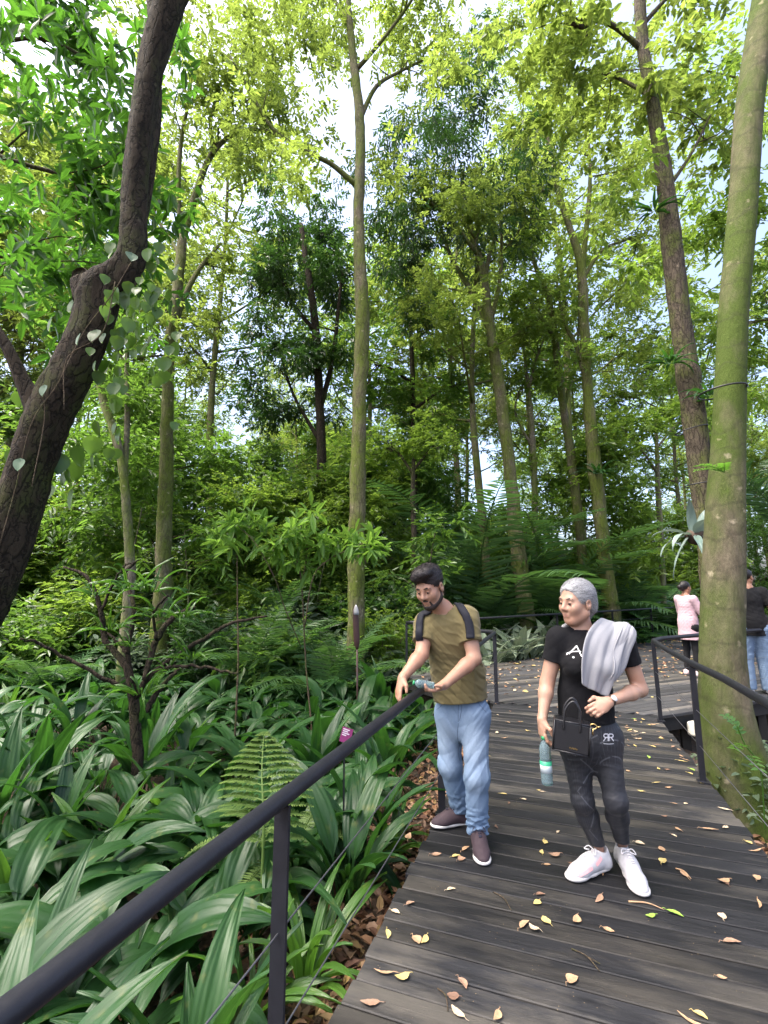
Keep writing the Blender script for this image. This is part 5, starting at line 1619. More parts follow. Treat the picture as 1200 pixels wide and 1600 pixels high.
def eyes_brows(root, P, z, brow_mat, white=.0):
    iris = simple("dark_iris", (.02, .013, .01), .2, .05, 40)
    for q in (-1, 1):
        s = Sdf(); s.ell(P(.0895, q * .031, -.0010), np.array((.0072, .0132, .0058)) * z, None, .002)
        e = link('eye', np_mesh('eye', *s.mesh(.002)), iris, root)
    for q in (-1, 1):
        s = Sdf(); s.cone(P(.091, q * .015, .0245), P(.088, q * .034, .0285), .0036 * z, .0042 * z, .004); s.cone(P(.088, q * .034, .0285), P(.078, q * .050, .021), .0042 * z, .0022 * z, .004)
        link('eyebrow', np_mesh('eyebrow', *s.mesh(.002)), brow_mat, root)

def hair_part(name, s, mat, parent, ax, c, flow, n, ln, seed, h=.004, w=.0022, lift=.003):
    """hair mass plus loose strands lying on it; flow(points in head axes) gives the combing direction"""
    V, F = s.mesh(h); rs = np.random.RandomState(seed)
    A = np.array(ax)
    P = V[rs.randint(len(V), size=n)] + rs.randn(n, 3) * .001
    L = ln * rs.uniform(.5, 1.2, n); m = 9; path = [P]
    jit = rs.randn(n, 3) * .22
    for i in range(m - 1):
        q = (P - c) @ A.T; d = unit(flow(q) + jit) @ A
        g = s.grad(P); d = unit(d - g * (d * g).sum(-1, keepdims=True))
        P = P + d * (L / (m - 1))[:, None]
        P = P - g * (s.at(P) - lift * rs.uniform(.2, 1.6, n) * (1 if i < m - 2 else 2.2))[:, None] * .9
        path.append(P)
    C = np.stack(path, 1); T = unit(np.gradient(C, axis=1)); G = s.grad(C.reshape(-1, 3)).reshape(C.shape); S = unit(np.cross(T, G))
    ww = w * np.sin(np.pi * np.linspace(.12, .97, m))[None, :, None]
    Vs = np.stack([C + S * ww, C - S * ww], 2).reshape(-1, 3)
    b = (np.arange(n) * m * 2)[:, None, None] + (np.arange(m - 1) * 2)[None, :, None]
    Fs = (b + np.array([0, 1, 3, 2])[None, None]).reshape(-1, 4)
    return link(name, np_mesh(name, np.concatenate([V, Vs]), np.concatenate([F, Fs + len(V)]), True), mat, parent)

def strip_on(s, pts, wid, off, n=18):
    """thin ribbon laid on a surface"""
    C = s.snap(spline(pts, n), off, 5); nn = s.grad(C); T = unit(np.gradient(C, axis=0)); S = unit(np.cross(T, nn))
    return np.stack([C + S * w for w in np.linspace(-wid / 2, wid / 2, 3)], 1)

def onto(s, x, y, d0, off=.002):
    """walk from the front of the figure to its surface, along the line of sight used to measure it"""
    o = np.array([0, 0, CAM_H]); v = unit(np.array(at(x, y, 1.0)) - o); t = (d0 - .35) / v[1]
    for _ in range(70):
        t += float(s.at((o + v * t)[None])[0] - off) * .8
        if t * v[1] > d0 + .45: break
    if abs(float(s.at((o + v * t)[None])[0])) > .03: return s.snap((o + v * d0 / v[1])[None], off, 10)[0]
    return o + v * t

# ------------------------------------------------------------------ the bearded man at the rail
def man():
    root = empty('person', onz(735, 1318, 0), "bearded young man in an olive t-shirt and light blue jeans leaning on the handrail", 'person')
    sk = skin_mat("warm_skin", (.355, .20, .132), (.25, .11, .085))
    J = {k: np.array(at(*v)) for k, v in dict(
        pel=(721, 1098, 3.30), wst=(716, 1055, 3.28), chs=(700, 992, 3.20), nck=(692, 952, 3.15),
        shR=(665, 977, 3.20), shL=(729, 969, 3.12), elR=(659, 1022, 3.10), wrR=(629, 1059, 2.98), elL=(741, 1029, 3.04), wrL=(694, 1070, 2.90),
        hpR=(703, 1112, 3.36), hpL=(741, 1113, 3.25), knR=(703, 1195, 3.36), knL=(745, 1214, 3.16)).items()}
    aL = np.array(onz(746, 1318, 0)); aL[2] = .09
    aR = np.array(onz(722, 1287, 0)); aR[2] = .09
    J['anL'], J['anR'] = aL, aR
    f = unit(np.array([-.35, -.94, -.10])); l = unit(np.cross(np.array([0, 0, 1.]), f))
    hc = np.array(at(671, 917, 3.06)); hf = np.array([-.52, -.80, -.43])
    b = Sdf()
    b.cone(J['pel'], J['wst'], .118, .115, .06, f, .74).cone(J['wst'], J['chs'], .125, .152, .08, f, .72)
    b.cone(J['shR'], J['shL'], .062, .062, .06).cone(J['chs'], J['nck'], .12, .065, .06, f, .8)
    b.cone(J['nck'] - np.array([0, 0, .02]), hc + np.array([.008, .03, -.05]), .058, .054, .03)
    for q in 'RL':
        b.cone(J['sh' + q], J['el' + q], .056, .043, .03)
        mid = J['el' + q] * .72 + J['wr' + q] * .28
        b.cone(J['el' + q], mid, .041, .044, .02); b.cone(mid, J['wr' + q], .043, .027, .02)
        b.cone(J['hp' + q], J['kn' + q], .070, .050, .04); b.cone(J['kn' + q], J['an' + q], .046, .034, .03)
    hP, hax = head(b, hc, hf, (-.12, -.05, 1), 1.04)
    # right hand hangs open over the leaves, left hand closes round the little bottle
    hand(b, J['wrR'], np.array(at(619, 1093, 2.93)) - J['wrR'], (.75, .1, -.35), (.35, -.9, .1), (.30, .42, .50, .55), 1.0, .5)
    bt = np.array(at(658, 1072, 2.83))
    hand(b, J['wrL'], np.array(at(660, 1085, 2.84)) - J['wrL'], (-.15, -.25, .95), (-.25, -.95, -.1), (.55, .62, .70, .75), 1.02, .7)
    def lipat(V):
        m = hP(.092, 0, -.066); return {"lip": np.clip(1.25 - np.linalg.norm((V - m) @ np.array(hax).T / np.array([.014, .020, .009]), axis=1), 0, .6)}
    sdf_part('body', b, sk, root, .0045, lipat)
    dk = hair_mat("black_hair", (.006, .005, .006), (.030, .022, .022))
    hr = Sdf(); P = hP
    hr.ell(P(-.020, 0, .050), np.array((.103, .084, .092)) * 1.04, hax, .02)
    hr.ell(P(.045, .005, .112), np.array((.060, .066, .036)), hax, .03); hr.ell(P(.072, -.018, .092), np.array((.034, .046, .030)), hax, .02)
    hr.ell(P(.100, 0, -.026), np.array((.082, .078, .094)), hax, .014, True)
    for q in (-1, 1): hr.ell(P(.0, q * .085, -.030), np.array((.034, .02, .044)), hax, .01, True)
    hr.post.append(cut(-hax[2] + .0 * hax[0], P(-.05, 0, -.055)))
    wv = waves(.002, 3, 4, (.03, .06), .4); hr.post.append(lambda Q, D: D + wv((Q - hc) @ np.array(hax).T * np.array([.35, 1, 1])))
    hair_part('hair', hr, dk, root, hax, hc, lambda q: np.stack([np.where(q[:, 2] > .05, 1., .25), -.35 + 0 * q[:, 1], np.where(q[:, 2] > .05, .1, -1.)], -1), 1500, .055, 4)
    br = Sdf()
    for q in (-1, 1):
        br.cone(P(-.004, q * .066, -.030), P(.010, q * .055, -.075), .012, .020, .012); br.cone(P(.010, q * .055, -.075), P(.066, q * .018, -.104), .022, .025, .012)
        br.cone(P(.094, q * .004, -.0505), P(.082, q * .024, -.060), .0065, .0065, .006); br.cone(P(.082, q * .024, -.060), P(.074, q * .026, -.085), .006, .010, .006)
    br.ball(P(.072, 0, -.100), .024, .012)
    body_d = lambda Q: b.at(Q)
    def beard_post(Q, D):
        n = .0016 * np.sin(Q @ np.array([900, 300, 500])) * np.sin(Q @ np.array([-300, 800, 700]))
        D = np.maximum(D, body_d(Q) - .0035 + n)
        return np.maximum(D, .010 - np.linalg.norm((Q - P(.090, 0, -.067)) @ np.array(hax).T / np.array([2, 1.6, .62]), axis=-1))
    br.post.append(beard_post)
    sdf_part('beard', br, hair_mat("short_beard", (.016, .011, .010), (.055, .036, .030), (200, 200, 200)), root, .003)
    eyes_brows(root, P, 1.04, dk)
    # t-shirt
    sh = Sdf()
    hemp = J['pel'] + np.array([0, 0, .015])
    sh.cone(J['pel'] - np.array([0, 0, .12]), J['wst'], .196, .162, .06, f, .84).cone(J['wst'], J['chs'], .160, .172, .08, f, .74)
    sh.cone(J['shR'], J['shL'], .076, .076, .07).cone(J['chs'], J['nck'] - np.array([0, 0, .03]), .13, .075, .06, f, .82)
    wv2 = waves(.0125, 11, 5, (.10, .24), 1.0, [(.55, 0, .85), (-.2, .3, 1.), (.5, .2, .8)])
    sh.post.append(lambda Q, D: D + wv2(Q))
    for q in 'RL':
        e = J['sh' + q] * .42 + J['el' + q] * .58; dv = unit(J['el' + q] - J['sh' + q])
        sl = Sdf().cone(J['sh' + q] - dv * .02, J['el' + q], .076, .070, .02); ct = cut(dv, e)
        sh.post.append(lambda Q, D, sl=sl, ct=ct: Sdf._mix(D, ct(Q, sl.at(Q) + wv2(Q * 1.2) * .6), .03, False))
        sh.box_extra = True
    nk = J['nck']; sh.post.append(lambda Q, D: np.maximum(D, .076 - np.linalg.norm((Q - nk - f * .012 - np.array([0, 0, .035])) * np.array([1, 1, .75]), axis=-1)))
    hn = unit(np.array([.10, 0, -1.])); sh.post.append(cut(hn, hemp + np.array([0, 0, .012])))
    for q in 'RL':                                        # room in the grid for the sleeves
        sh.cone(J['sh' + q], J['sh' + q] * .5 + J['el' + q] * .5, .01, .01, .001)
    sdf_part('t_shirt', sh, cloth_mat("olive_jersey", (.165, .134, .060), .14), root, .005)
    # collar band and hem tag
    mb = MB(); th = np.linspace(0, 2 * np.pi, 40)
    ring = np.array([nk + f * (.012 + .073 * math.cos(t)) + l * .073 * math.sin(t) + np.array([0, 0, -.002 - .028 * math.cos(t)]) for t in th])
    # jeans
    je = Sdf()
    je.cone(J['hpR'], J['hpL'], .098, .098, .05, f, .95); je.cone(J['pel'] - np.array([0, 0, .10]), J['wst'] * .3 + J['pel'] * .7, .142, .136, .05, f, .80)
    for q in 'RL':
        h_, k_, a_ = J['hp' + q], J['kn' + q], J['an' + q]
        je.cone(h_ - np.array([0, 0, .03]), k_, .094, .071, .05); je.cone(k_, a_ + np.array([0, 0, -.02]), .071, .066, .04)
        je.ball(k_ + f * .002, .065, .04)
    wv3 = waves(.010, 21, 5, (.11, .24), 1.0, [(.5, 0, .85), (-.6, .2, .7), (.1, .2, 1)]); wv4 = waves(.016, 25, 4, (.055, .09), .8, [(.2, 0, 1), (-.25, .2, 1)])
    def folds(Q, D):
        low = np.clip((.26 - Q[..., 2]) / .14, 0, 1); kn = np.exp(-((Q[..., 2] - .50) / .10) ** 2); cr = np.exp(-((Q[..., 2] - .84) / .07) ** 2)
        z = Q[..., 2]
        return D + wv3(Q * np.array([1, 1, .7])) * (.55 + .5 * cr + .5 * kn) + low * (.0035 * np.sin(z * 120 + 3 * np.sin(Q[..., 0] * 30) + 2 * Q[..., 1] * 20) + wv4(Q) * .8)
    je.post.append(folds)
    je.post.append(lambda Q, D: np.maximum(D, np.where(Q[..., 1] + .6 * (Q[..., 0] - J['anL'][0]) > (aL[1] + aR[1]) / 2, .085, .065) - Q[..., 2]))
    je.post.append(cut((0, 0, 1), J['wst'] * .55 + J['pel'] * .45))
    def fade(V):
        r = np.zeros(len(V))
        for q in 'RL':
            for t, s_, a_ in ((.45, .13, .75), (.8, .09, .5), (1.0, .08, .55)):
                c = J['hp' + q] * (1 - t) + J['kn' + q] * t + f * .09; r = np.maximum(r, a_ * np.exp(-((np.linalg.norm((V - c) * np.array([1.3, 1, .75]), axis=1)) / s_) ** 2))
        return {"fade": r * .8}
    sdf_part('jeans', je, DENIM, root, .005, fade)
    mb = MB()                                             # stitched seams, fly and pocket edges
    for pts in ([(717, 1096), (716, 1110), (716, 1128)], [(721, 1096), (721, 1110), (718, 1126)], [(745, 1094), (752, 1104), (760, 1113)], [(694, 1096), (688, 1104), (681, 1110)], [(716, 1130), (717, 1160), (719, 1190)]):
        mb.grid(strip_on(je, [onto(je, x, y, 3.2, .0015) for x, y in pts], .0045, .0015))
    link('seams', mb.mesh('seams'), simple("denim_seam", (.085, .125, .19), .85), root)
    mr = simple("maroon_canvas", (.036, .021, .027), .8, .2, 40, bumps=.3); lc = simple("navy_lace", (.014, .014, .03), .8)
    shoe(root, onz(744, 1311, 0.002), onz(757, 1356, 0.002), mr, WHITE_RUB, lc, .115)
    shoe(root, onz(734, 1287, 0.002), onz(674, 1293, 0.002), mr, WHITE_RUB, lc, .115)
    # backpack, worn
    bp = empty('backpack', J['chs'] - f * .25, "dark backpack worn by the bearded man, its two straps over his olive t-shirt", 'backpack')
    fab = cloth_mat("navy_nylon", (.014, .015, .022), .1, 500, .7)
    s = Sdf(); cb = lerp(J['chs'], J['wst'], .35) - f * .215; up_ = unit(J['chs'] - J['wst'])
    s.cone(cb + up_ * .12, cb - up_ * .14, .105, .12, .04, f, .72); s.cone(cb - f * .06 + up_ * .0, cb - f * .06 - up_ * .12, .08, .085, .03, f, .6)
    sdf_part('bag', s, fab, bp, .008)
    for x0 in ([(735, 998), (734, 984), (731, 970), (725, 957), (716, 946)], [(657, 1000), (655, 985), (656, 971), (661, 959), (668, 950)]):
        C = sh.snap(spline([onto(sh, x, y, 3.1, .004) for x, y in x0] + [J['nck'] * .45 + J['shL' if x0[0][0] > 690 else 'shR'] * .55 + np.array([0, 0, .07]) - f * .06], 24), .004, 6); n_ = sh.grad(C); T = unit(np.gradient(C, axis=0)); S = unit(np.cross(T, n_))
        P_ = np.stack([sh.snap(C + S * w, .0045 + .004 * (abs(w) < .02), 3) for w in np.linspace(-.021, .021, 7)], 1)
        mb = MB(); mb.grid(P_); st = link('strap', mb.mesh('strap'), fab, bp); so = st.modifiers.new('s', 'SOLIDIFY'); so.thickness = .009; so.offset = 1
    # little bottle in the left hand
    w = empty('water_bottle', bt, "small clear plastic bottle with a green cap held in the bearded man's left hand", 'bottle')
    bottle(w, bt + np.array([.075, .02, -.006]), unit(np.array([-.80, -.10, .16])), .125, .025, True)
    return J

PET = None
def bottle(root, base, ax, L, r, small=False):
    """a PET bottle: ribbed body, shoulder, neck, label and cap"""
    global PET
    if PET is None:
        m, nt, b, o = new_mat("clear_blue_plastic")
        b.inputs['Base Color'].default_value = (.62, .88, .97, 1); b.inputs['Roughness'].default_value = .12; b.inputs['IOR'].default_value = 1.25
        b.inputs['Transmission Weight'].default_value = .86; PET = m
    ax = unit(np.array(ax, float)); base = np.array(base, float)
    t = np.array([0, .01, .03, .10, .18, .26, .34, .42, .50, .58, .66, .74, .82, .88, .92, .955])
    rr = np.array([.55, .88, 1, .96, 1, .96, 1, .96, .99, .99, .99, .97, .78, .50, .40, .38]) * r
    mb = MB(); mb.tube(base + np.outer(t * L, ax), rr, 18); link('bottle_body', mb.mesh('bottle_body'), PET, root)
    mb = MB(); mb.tube([base + ax * L * a for a in (.93, .935, .995, 1.0)], [.40 * r, .47 * r, .47 * r, .38 * r], 16)
    link('cap', mb.mesh('cap'), simple("green_cap", (.02, .26, .10), .4, .08), root)
    if not small:
        mb = MB(); mb.tube([base + ax * L * a for a in (.26, .262, .50, .502)], [.9 * r, r * 1.012, r * 1.012, .9 * r], 22, cap=False)
        m, nt, b, o = new_mat("bottle_label")
        v = coords(nt, (1, 1, 1)); sp = N(nt, "ShaderNodeSeparateXYZ"); nt.links.new(v, sp.inputs[0])
        z0 = base[2] + .38 * L
        mp = N(nt, "ShaderNodeMath", operation='SUBTRACT'); nt.links.new(sp.outputs[2], mp.inputs[0]); mp.inputs[1].default_value = float(base[2] + .26 * L * ax[2])
        sc = N(nt, "ShaderNodeMath", operation='DIVIDE'); nt.links.new(mp.outputs[0], sc.inputs[0]); sc.inputs[1].default_value = float(.24 * L * ax[2])
        nt.links.new(ramp(nt, sc.outputs[0], [(0.0, (.60, .68, .70)), (.62, (.62, .70, .72)), (.66, (.03, .30, .16)), (1.0, (.03, .30, .16))]), b.inputs['Base Color']); b.inputs['Roughness'].default_value = .4
        lo = link('label', mb.mesh('label'), m, root)

# ------------------------------------------------------------------ the grey-haired woman
def woman():
    root = empty('person', onz(945, 1372, 0), "grey-haired woman in a black t-shirt and black leggings glancing sideways on the boardwalk", 'person')
    sk = skin_mat("fair_skin", (.40, .24, .168), (.30, .12, .10))
    J = {k: np.array(at(*v)) for k, v in dict(
        pel=(917, 1138, 2.90), wst=(914, 1088, 2.90), chs=(914, 1030, 2.86), nck=(907, 977, 2.86),
        shR=(871, 1000, 2.88), shL=(972, 998, 2.84), elR=(855, 1066, 2.90), wrR=(847, 1124, 2.82), elL=(1000, 1077, 2.86), wrL=(950, 1097, 2.68),
        hpR=(897, 1150, 2.92), hpL=(943, 1150, 2.88), knR=(910, 1250, 2.90), knL=(962, 1252, 2.80)).items()}
    aR = np.array(onz(938, 1356, 0)); aR[2] = .10
    aL = np.array(onz(975, 1349, 0)); aL[2] = .10
    J['anL'], J['anR'] = aL, aR
    f = unit(np.array([-.08, -.99, -.05])); l = unit(np.cross(np.array([0, 0, 1.]), f)); up = np.array([0, 0, 1.])
    hc = np.array(at(901, 941, 2.83)); hf = np.array([-.90, -.42, -.06])
    b = Sdf()
    b.cone(J['pel'], J['wst'], .145, .118, .06, f, .78).cone(J['wst'], J['chs'], .118, .132, .08, f, .76)
    b.cone(J['shR'], J['shL'], .052, .052, .06).cone(J['chs'], J['nck'], .11, .055, .06, f, .8)
    b.cone(J['nck'] - np.array([0, 0, .02]), hc + np.array([.02, .015, -.05]), .052, .050, .03)
    for q in 'RL':
        b.cone(J['sh' + q], J['el' + q], .050, .041, .03)
        mid = J['el' + q] * .7 + J['wr' + q] * .3
        b.cone(J['el' + q], mid, .038, .040, .02); b.cone(mid, J['wr' + q], .039, .024, .02)
        b.cone(J['hp' + q], J['kn' + q], .062, .038, .04); b.cone(J['kn' + q], J['an' + q], .038, .027, .03)
    hP, hax = head(b, hc, hf, (.05, 0, 1), 1.03, False)
    bt = np.array(at(850, 1155, 2.80))
    tipsR = hand(b, J['wrR'], np.array(at(848, 1165, 2.80)) - J['wrR'], (.75, -.65, 0), (.2, -1., -.1), (.55, .6, .65, .7), .95, .8)
    hand(b, J['wrL'], np.array(at(920, 1116, 2.62)) - J['wrL'], (-.1, .55, -.8), (-.1, .5, .85), (.75, .85, .9, .95), .95, .9)
    def lipat(V):
        m = hP(.092, 0, -.066); return {"lip": np.clip(1.25 - np.linalg.norm((V - m) @ np.array(hax).T / np.array([.014, .018, .009]), axis=1), 0, .55)}
    sdf_part('body', b, sk, root, .0045, lipat)
    hm = hair_mat("grey_hair", (.075, .075, .08), (.44, .44, .445), (26, 90, 90))
    P = hP; hr = Sdf()
    hr.ell(P(-.016, 0, .042), np.array((.110, .087, .096)), hax, .02)
    hr.ell(P(-.085, 0, -.012), np.array((.045, .055, .060)), hax, .03)
    hr.cone(P(-.10, 0, -.04), P(-.075, -.03, -.105), .036, .026, .02); hr.cone(P(-.075, -.03, -.105), np.array(at(880, 979, 2.86)), .022, .010, .02)
    hr.ell(P(.106, 0, -.018), np.array((.078, .086, .094)), hax, .03, True)
    for q in (-1, 1): hr.ell(P(.010, q * .086, -.040), np.array((.036, .026, .040)), hax, .012, True)
    wv = waves(.0022, 5, 4, (.03, .05), .3); hr.post.append(lambda Q, D: D + wv((Q - hc) @ np.array(hax).T * np.array([.3, 1, 1])))
    hair_part('hair', hr, hm, root, hax, hc, lambda q: np.stack([np.full(len(q), -1.), 0 * q[:, 1], np.where(q[:, 0] > -.03, -.25, -.75)], -1), 3200, .075, 5, w=.0016, lift=.0026)
    eyes_brows(root, P, 1.03, simple("grey_brow", (.10, .08, .07), .7))
    # black t-shirt
    sh = Sdf()
    sh.cone(J['pel'] - up * .0, J['wst'], .162, .136, .05, f, .86).cone(J['wst'], J['chs'], .128, .142, .08, f, .80)
    for q, s_ in (('R', -1), ('L', 1)): sh.ball(J['chs'] + f * .075 + l * s_ * .068 - up * .02, .072, .06)
    sh.cone(J['shR'], J['shL'], .060, .060, .06).cone(J['chs'], J['nck'] - up * .03, .12, .065, .06, f, .82)
    wv2 = waves(.005, 41, 6, (.07, .15), .8); sh.post.append(lambda Q, D: D + wv2(Q))
    for q in 'RL':
        e = J['sh' + q] * .50 + J['el' + q] * .50; dv = unit(J['el' + q] - J['sh' + q])
        sl = Sdf().cone(J['sh' + q] - dv * .02, J['el' + q], .064, .056, .02); ct = cut(dv, e)
        sh.post.append(lambda Q, D, sl=sl, ct=ct: Sdf._mix(D, ct(Q, sl.at(Q) + wv2(Q * 1.2) * .6), .025, False))
        sh.cone(J['sh' + q], e, .01, .01, .001)
    nk = J['nck']; sh.post.append(lambda Q, D: np.maximum(D, .068 - np.linalg.norm((Q - nk - f * .01 - up * .035) * np.array([1, 1, .8]), axis=-1)))
    sh.post.append(cut(-up, J['wst'] - up * .125))
    sdf_part('t_shirt', sh, cloth_mat("black_jersey", (.006, .006, .0075), .15), root, .005)
    # print on the chest: an open A with a long crossbar and a dot
    mb = MB()
    for seg, w in ((((889, 1022), (901, 1009)), .006), (((901, 1009), (909, 1026)), .006), (((885, 1021), (897, 1018), (908, 1018)), .005), (((885, 1023), (890, 1019)), .005)):
        pts = [onto(sh, x, y, 2.85, .003) for x, y in seg]; mb.grid(strip_on(sh, pts, w, .003))
    c = onto(sh, 896, 1027, 2.85, .003); n_ = sh.grad(c[None])[0]; a1 = unit(np.cross(n_, up)); a2 = np.cross(n_, a1)
    mb.grid(np.stack([np.stack([c + (a1 * math.cos(t) + a2 * math.sin(t)) * r for t in np.linspace(0, 2 * np.pi, 13)]) for r in (.0005, .0055)], 0))
    link('chest_print', mb.mesh('chest_print'), simple("white_print_ink", (.78, .78, .78), .6), root)
    # leggings with a fine pale linear print
    lg = Sdf()
    lg.cone(J['hpR'], J['hpL'], .100, .100, .05, f, .95); lg.cone(J['pel'] - up * .06, J['wst'] - up * .02, .150, .130, .05, f, .84)
    for q in 'RL':
        h_, k_, a_ = J['hp' + q], J['kn' + q], J['an' + q]
        lg.cone(h_ - up * .02, k_, .088, .055, .05); lg.cone(k_, k_ * .65 + a_ * .35 - f * .014, .053, .057, .03); lg.cone(k_ * .65 + a_ * .35 - f * .014, a_, .056, .037, .03)
        lg.ball(k_ + f * .006, .053, .03)
    wv3 = waves(.0028, 51, 6, (.05, .11), .8); lg.post.append(lambda Q, D: D + wv3(Q))
    lg.post.append(lambda Q, D: np.maximum(D, .125 - Q[..., 2])); lg.post.append(cut(up, J['wst'] + up * .0))
    def legs(V):
        mid = (J['knR'][0] + J['knL'][0]) / 2; L_ = V[:, 0] > (J['hpR'][0] + J['hpL'][0]) / 2 + (J['pel'][2] - V[:, 2]) * .03
        out = np.zeros((len(V), 3))
        for q, m in (('R', ~L_), ('L', L_)):
            z = np.array([J['hp' + q][2], J['kn' + q][2], J['an' + q][2]])
            cx = np.interp(-V[m, 2], -z, [J['hp' + q][0], J['kn' + q][0], J['an' + q][0]]); cyy = np.interp(-V[m, 2], -z, [J['hp' + q][1], J['kn' + q][1], J['an' + q][1]])
            ang = np.arctan2(V[m, 0] - cx, -(V[m, 1] - cyy))
            out[m] = np.stack([ang, V[m, 2], np.full(m.sum(), 1.0 if q == 'L' else 0.0)], -1)
        return {"leg": out}
    m, nt, bs, o = new_mat("printed_leggings")
    a = N(nt, "ShaderNodeAttribute"); a.attribute_name = "leg"; sx = N(nt, "ShaderNodeSeparateXYZ"); nt.links.new(a.outputs['Vector'], sx.inputs[0])
    def M(op, *v, clamp=False):
        n = N(nt, "ShaderNodeMath", operation=op); n.use_clamp = clamp
        for i, q in enumerate(v):
            if isinstance(q, (int, float)): n.inputs[i].default_value = q
            else: nt.links.new(q, n.inputs[i])
        return n.outputs[0]
    ang, zz, side = sx.outputs
    arcs = M('FRACT', M('MULTIPLY', M('ADD', zz, M('MULTIPLY', M('MULTIPLY', ang, ang), .05)), 11.5))
    arc = M('LESS_THAN', M('ABSOLUTE', M('SUBTRACT', arcs, .5)), .045)
    ray = M('LESS_THAN', M('ABSOLUTE', M('SUBTRACT', M('FRACT', M('MULTIPLY', ang, 5.0)), .5)), .06)
    front = M('LESS_THAN', M('ABSOLUTE', ang), 1.0)
    # right leg: zigzag lines
    zig = M('LESS_THAN', M('ABSOLUTE', M('SUBTRACT', ang, M('MULTIPLY', M('SUBTRACT', M('PINGPONG', M('MULTIPLY', zz, 9), 1.0), .5), 1.3))), .05)
    nz = noise(nt, 26, 2, .5, coords(nt)); on = M('GREATER_THAN', nz, .42)
    knee = M('GREATER_THAN', zz, .60)
    left = M('MULTIPLY', M('MULTIPLY', M('ADD', arc, M('MULTIPLY', ray, .45), clamp=True), M('MULTIPLY', front, knee)), side)
    rgt = M('MULTIPLY', M('MULTIPLY', M('ADD', zig, M('MULTIPLY', ray, .4), clamp=True), front), M('SUBTRACT', 1.0, side))
    fac = M('MULTIPLY', M('MULTIPLY', M('ADD', left, rgt, clamp=True), on), .2)
    base = mixc(nt, noise(nt, 300, 2, .6, coords(nt)), (.009, .0095, .0125), (.022, .023, .029))
    nt.links.new(mixc(nt, fac, base, (.30, .31, .34)), bs.inputs['Base Color']); bs.inputs['Roughness'].default_value = .62; bs.inputs['Sheen Weight'].default_value = .02
    sdf_part('leggings', lg, m, root, .0045, legs)
    # the mirrored double-R mark on the thigh
    mb = MB()
    def R_mark(x0, y0, s, mir):
        k = -1 if mir else 1
        for seg in ([(0, 0), (0, -1)], [(0, -1), (.45, -1), (.60, -.78), (.45, -.54), (0, -.54)], [(.28, -.54), (.66, 0)]):
            pts = [onto(lg, x0 + k * s * px_, y0 + s * py_, 2.83, .003) for px_, py_ in seg]; mb.grid(strip_on(lg, pts, .0052, .003, 10))
    R_mark(951.5, 1158, 11, False); R_mark(950, 1158, 11, True)
    mb.grid(strip_on(lg, [onto(lg, 943, 1162, 2.83, .003), onto(lg, 951, 1162.5, 2.83, .003), onto(lg, 959, 1162, 2.83, .003)], .003, .003))
    link('thigh_print', mb.mesh('thigh_print'), simple("silver_print", (.50, .50, .53), .45), root)
    up_m = simple("white_mesh_knit", (.44, .43, .44), .8, .1, 60, bumps=.4); pk = simple("white_lace", (.55, .53, .53), .8)
    s1 = shoe(root, onz(953, 1356, .002), onz(886, 1378, .002), up_m, WHITE_RUB, pk, .125, True)
    s2 = shoe(root, onz(968, 1342, .002), onz(1009, 1408, .002), up_m, WHITE_RUB, pk, .125, True)
    pkm = simple("pink_panel", (.74, .36, .36), .6, .1)
    for s_, pts in ((s1, [(905, 1368), (915, 1363), (926, 1357)]), (s1, [(932, 1352), (937, 1345), (940, 1340)]), (s2, [(976, 1372), (981, 1384), (988, 1396)])):
        P3_ = [onto(s_, x, y, 3.0, .002) for x, y in pts]; mb = MB(); mb.grid(strip_on(s_, P3_, .016, .002)); link('shoe_panel', mb.mesh('shoe_panel'), pkm, root)
    # watch on the left wrist
    wt = empty('wristwatch', J['wrL'], "round white-faced watch with a dark strap on the grey-haired woman's left wrist", 'watch')
    ax = unit(J['wrL'] - J['elL']); c = J['wrL'] - ax * .022; n_ = unit(np.array([-.05, -.86, .5])); n_ = unit(n_ - ax * ax.dot(n_)); s2_ = np.cross(ax, n_)
    th = np.linspace(0, 2 * np.pi, 25); mb = MB()
    ring = b.snap(np.array([c + (n_ * math.cos(t) + s2_ * math.sin(t)) * .05 for t in th]), .002, 8)
    mb.grid(np.stack([ring + ax * w for w in np.linspace(-.009, .009, 4)], 1)); o = link('strap', mb.mesh('strap'), simple("dark_leather", (.02, .014, .012), .5), wt); so = o.modifiers.new('s', 'SOLIDIFY'); so.thickness = .003; so.offset = 1
    d0 = b.snap((c + n_ * .05)[None], .002, 8)[0]
    mb = MB(); mb.tube([d0, d0 + n_ * .007, d0 + n_ * .0075], [.0185, .0185, .0165], 24); link('case', mb.mesh('case'), simple("steel_case", (.5, .45, .40), .3, .05, 20, metal=.8), wt)
    mb = MB(); mb.tube([d0 + n_ * .0074, d0 + n_ * .009], [.0155, .015], 24); link('dial', mb.mesh('dial'), simple("white_dial", (.72, .72, .72), .25), wt)
    # bottle hanging from the right hand by its neck
    top = np.array(at(849.5, 1150, 2.795)); wb = empty('water_bottle', top, "blue-tinted plastic water bottle with a green and white label hanging from the woman's right hand", 'bottle')
    bx = unit(np.array([-.02, .03, 1.])); L = .25
    bottle(wb, top - bx * L, bx, L, .031)
    # grey sweatshirt folded over the left shoulder
    tw = empty('grey_sweatshirt', J['shL'], "light grey sweatshirt draped over the woman's left shoulder", 'sweatshirt')
    tm = cloth_mat("grey_fleece", (.32, .32, .335), .08, 700, .95)
    allb = lambda Q: np.minimum(sh.at(Q), b.at(Q))
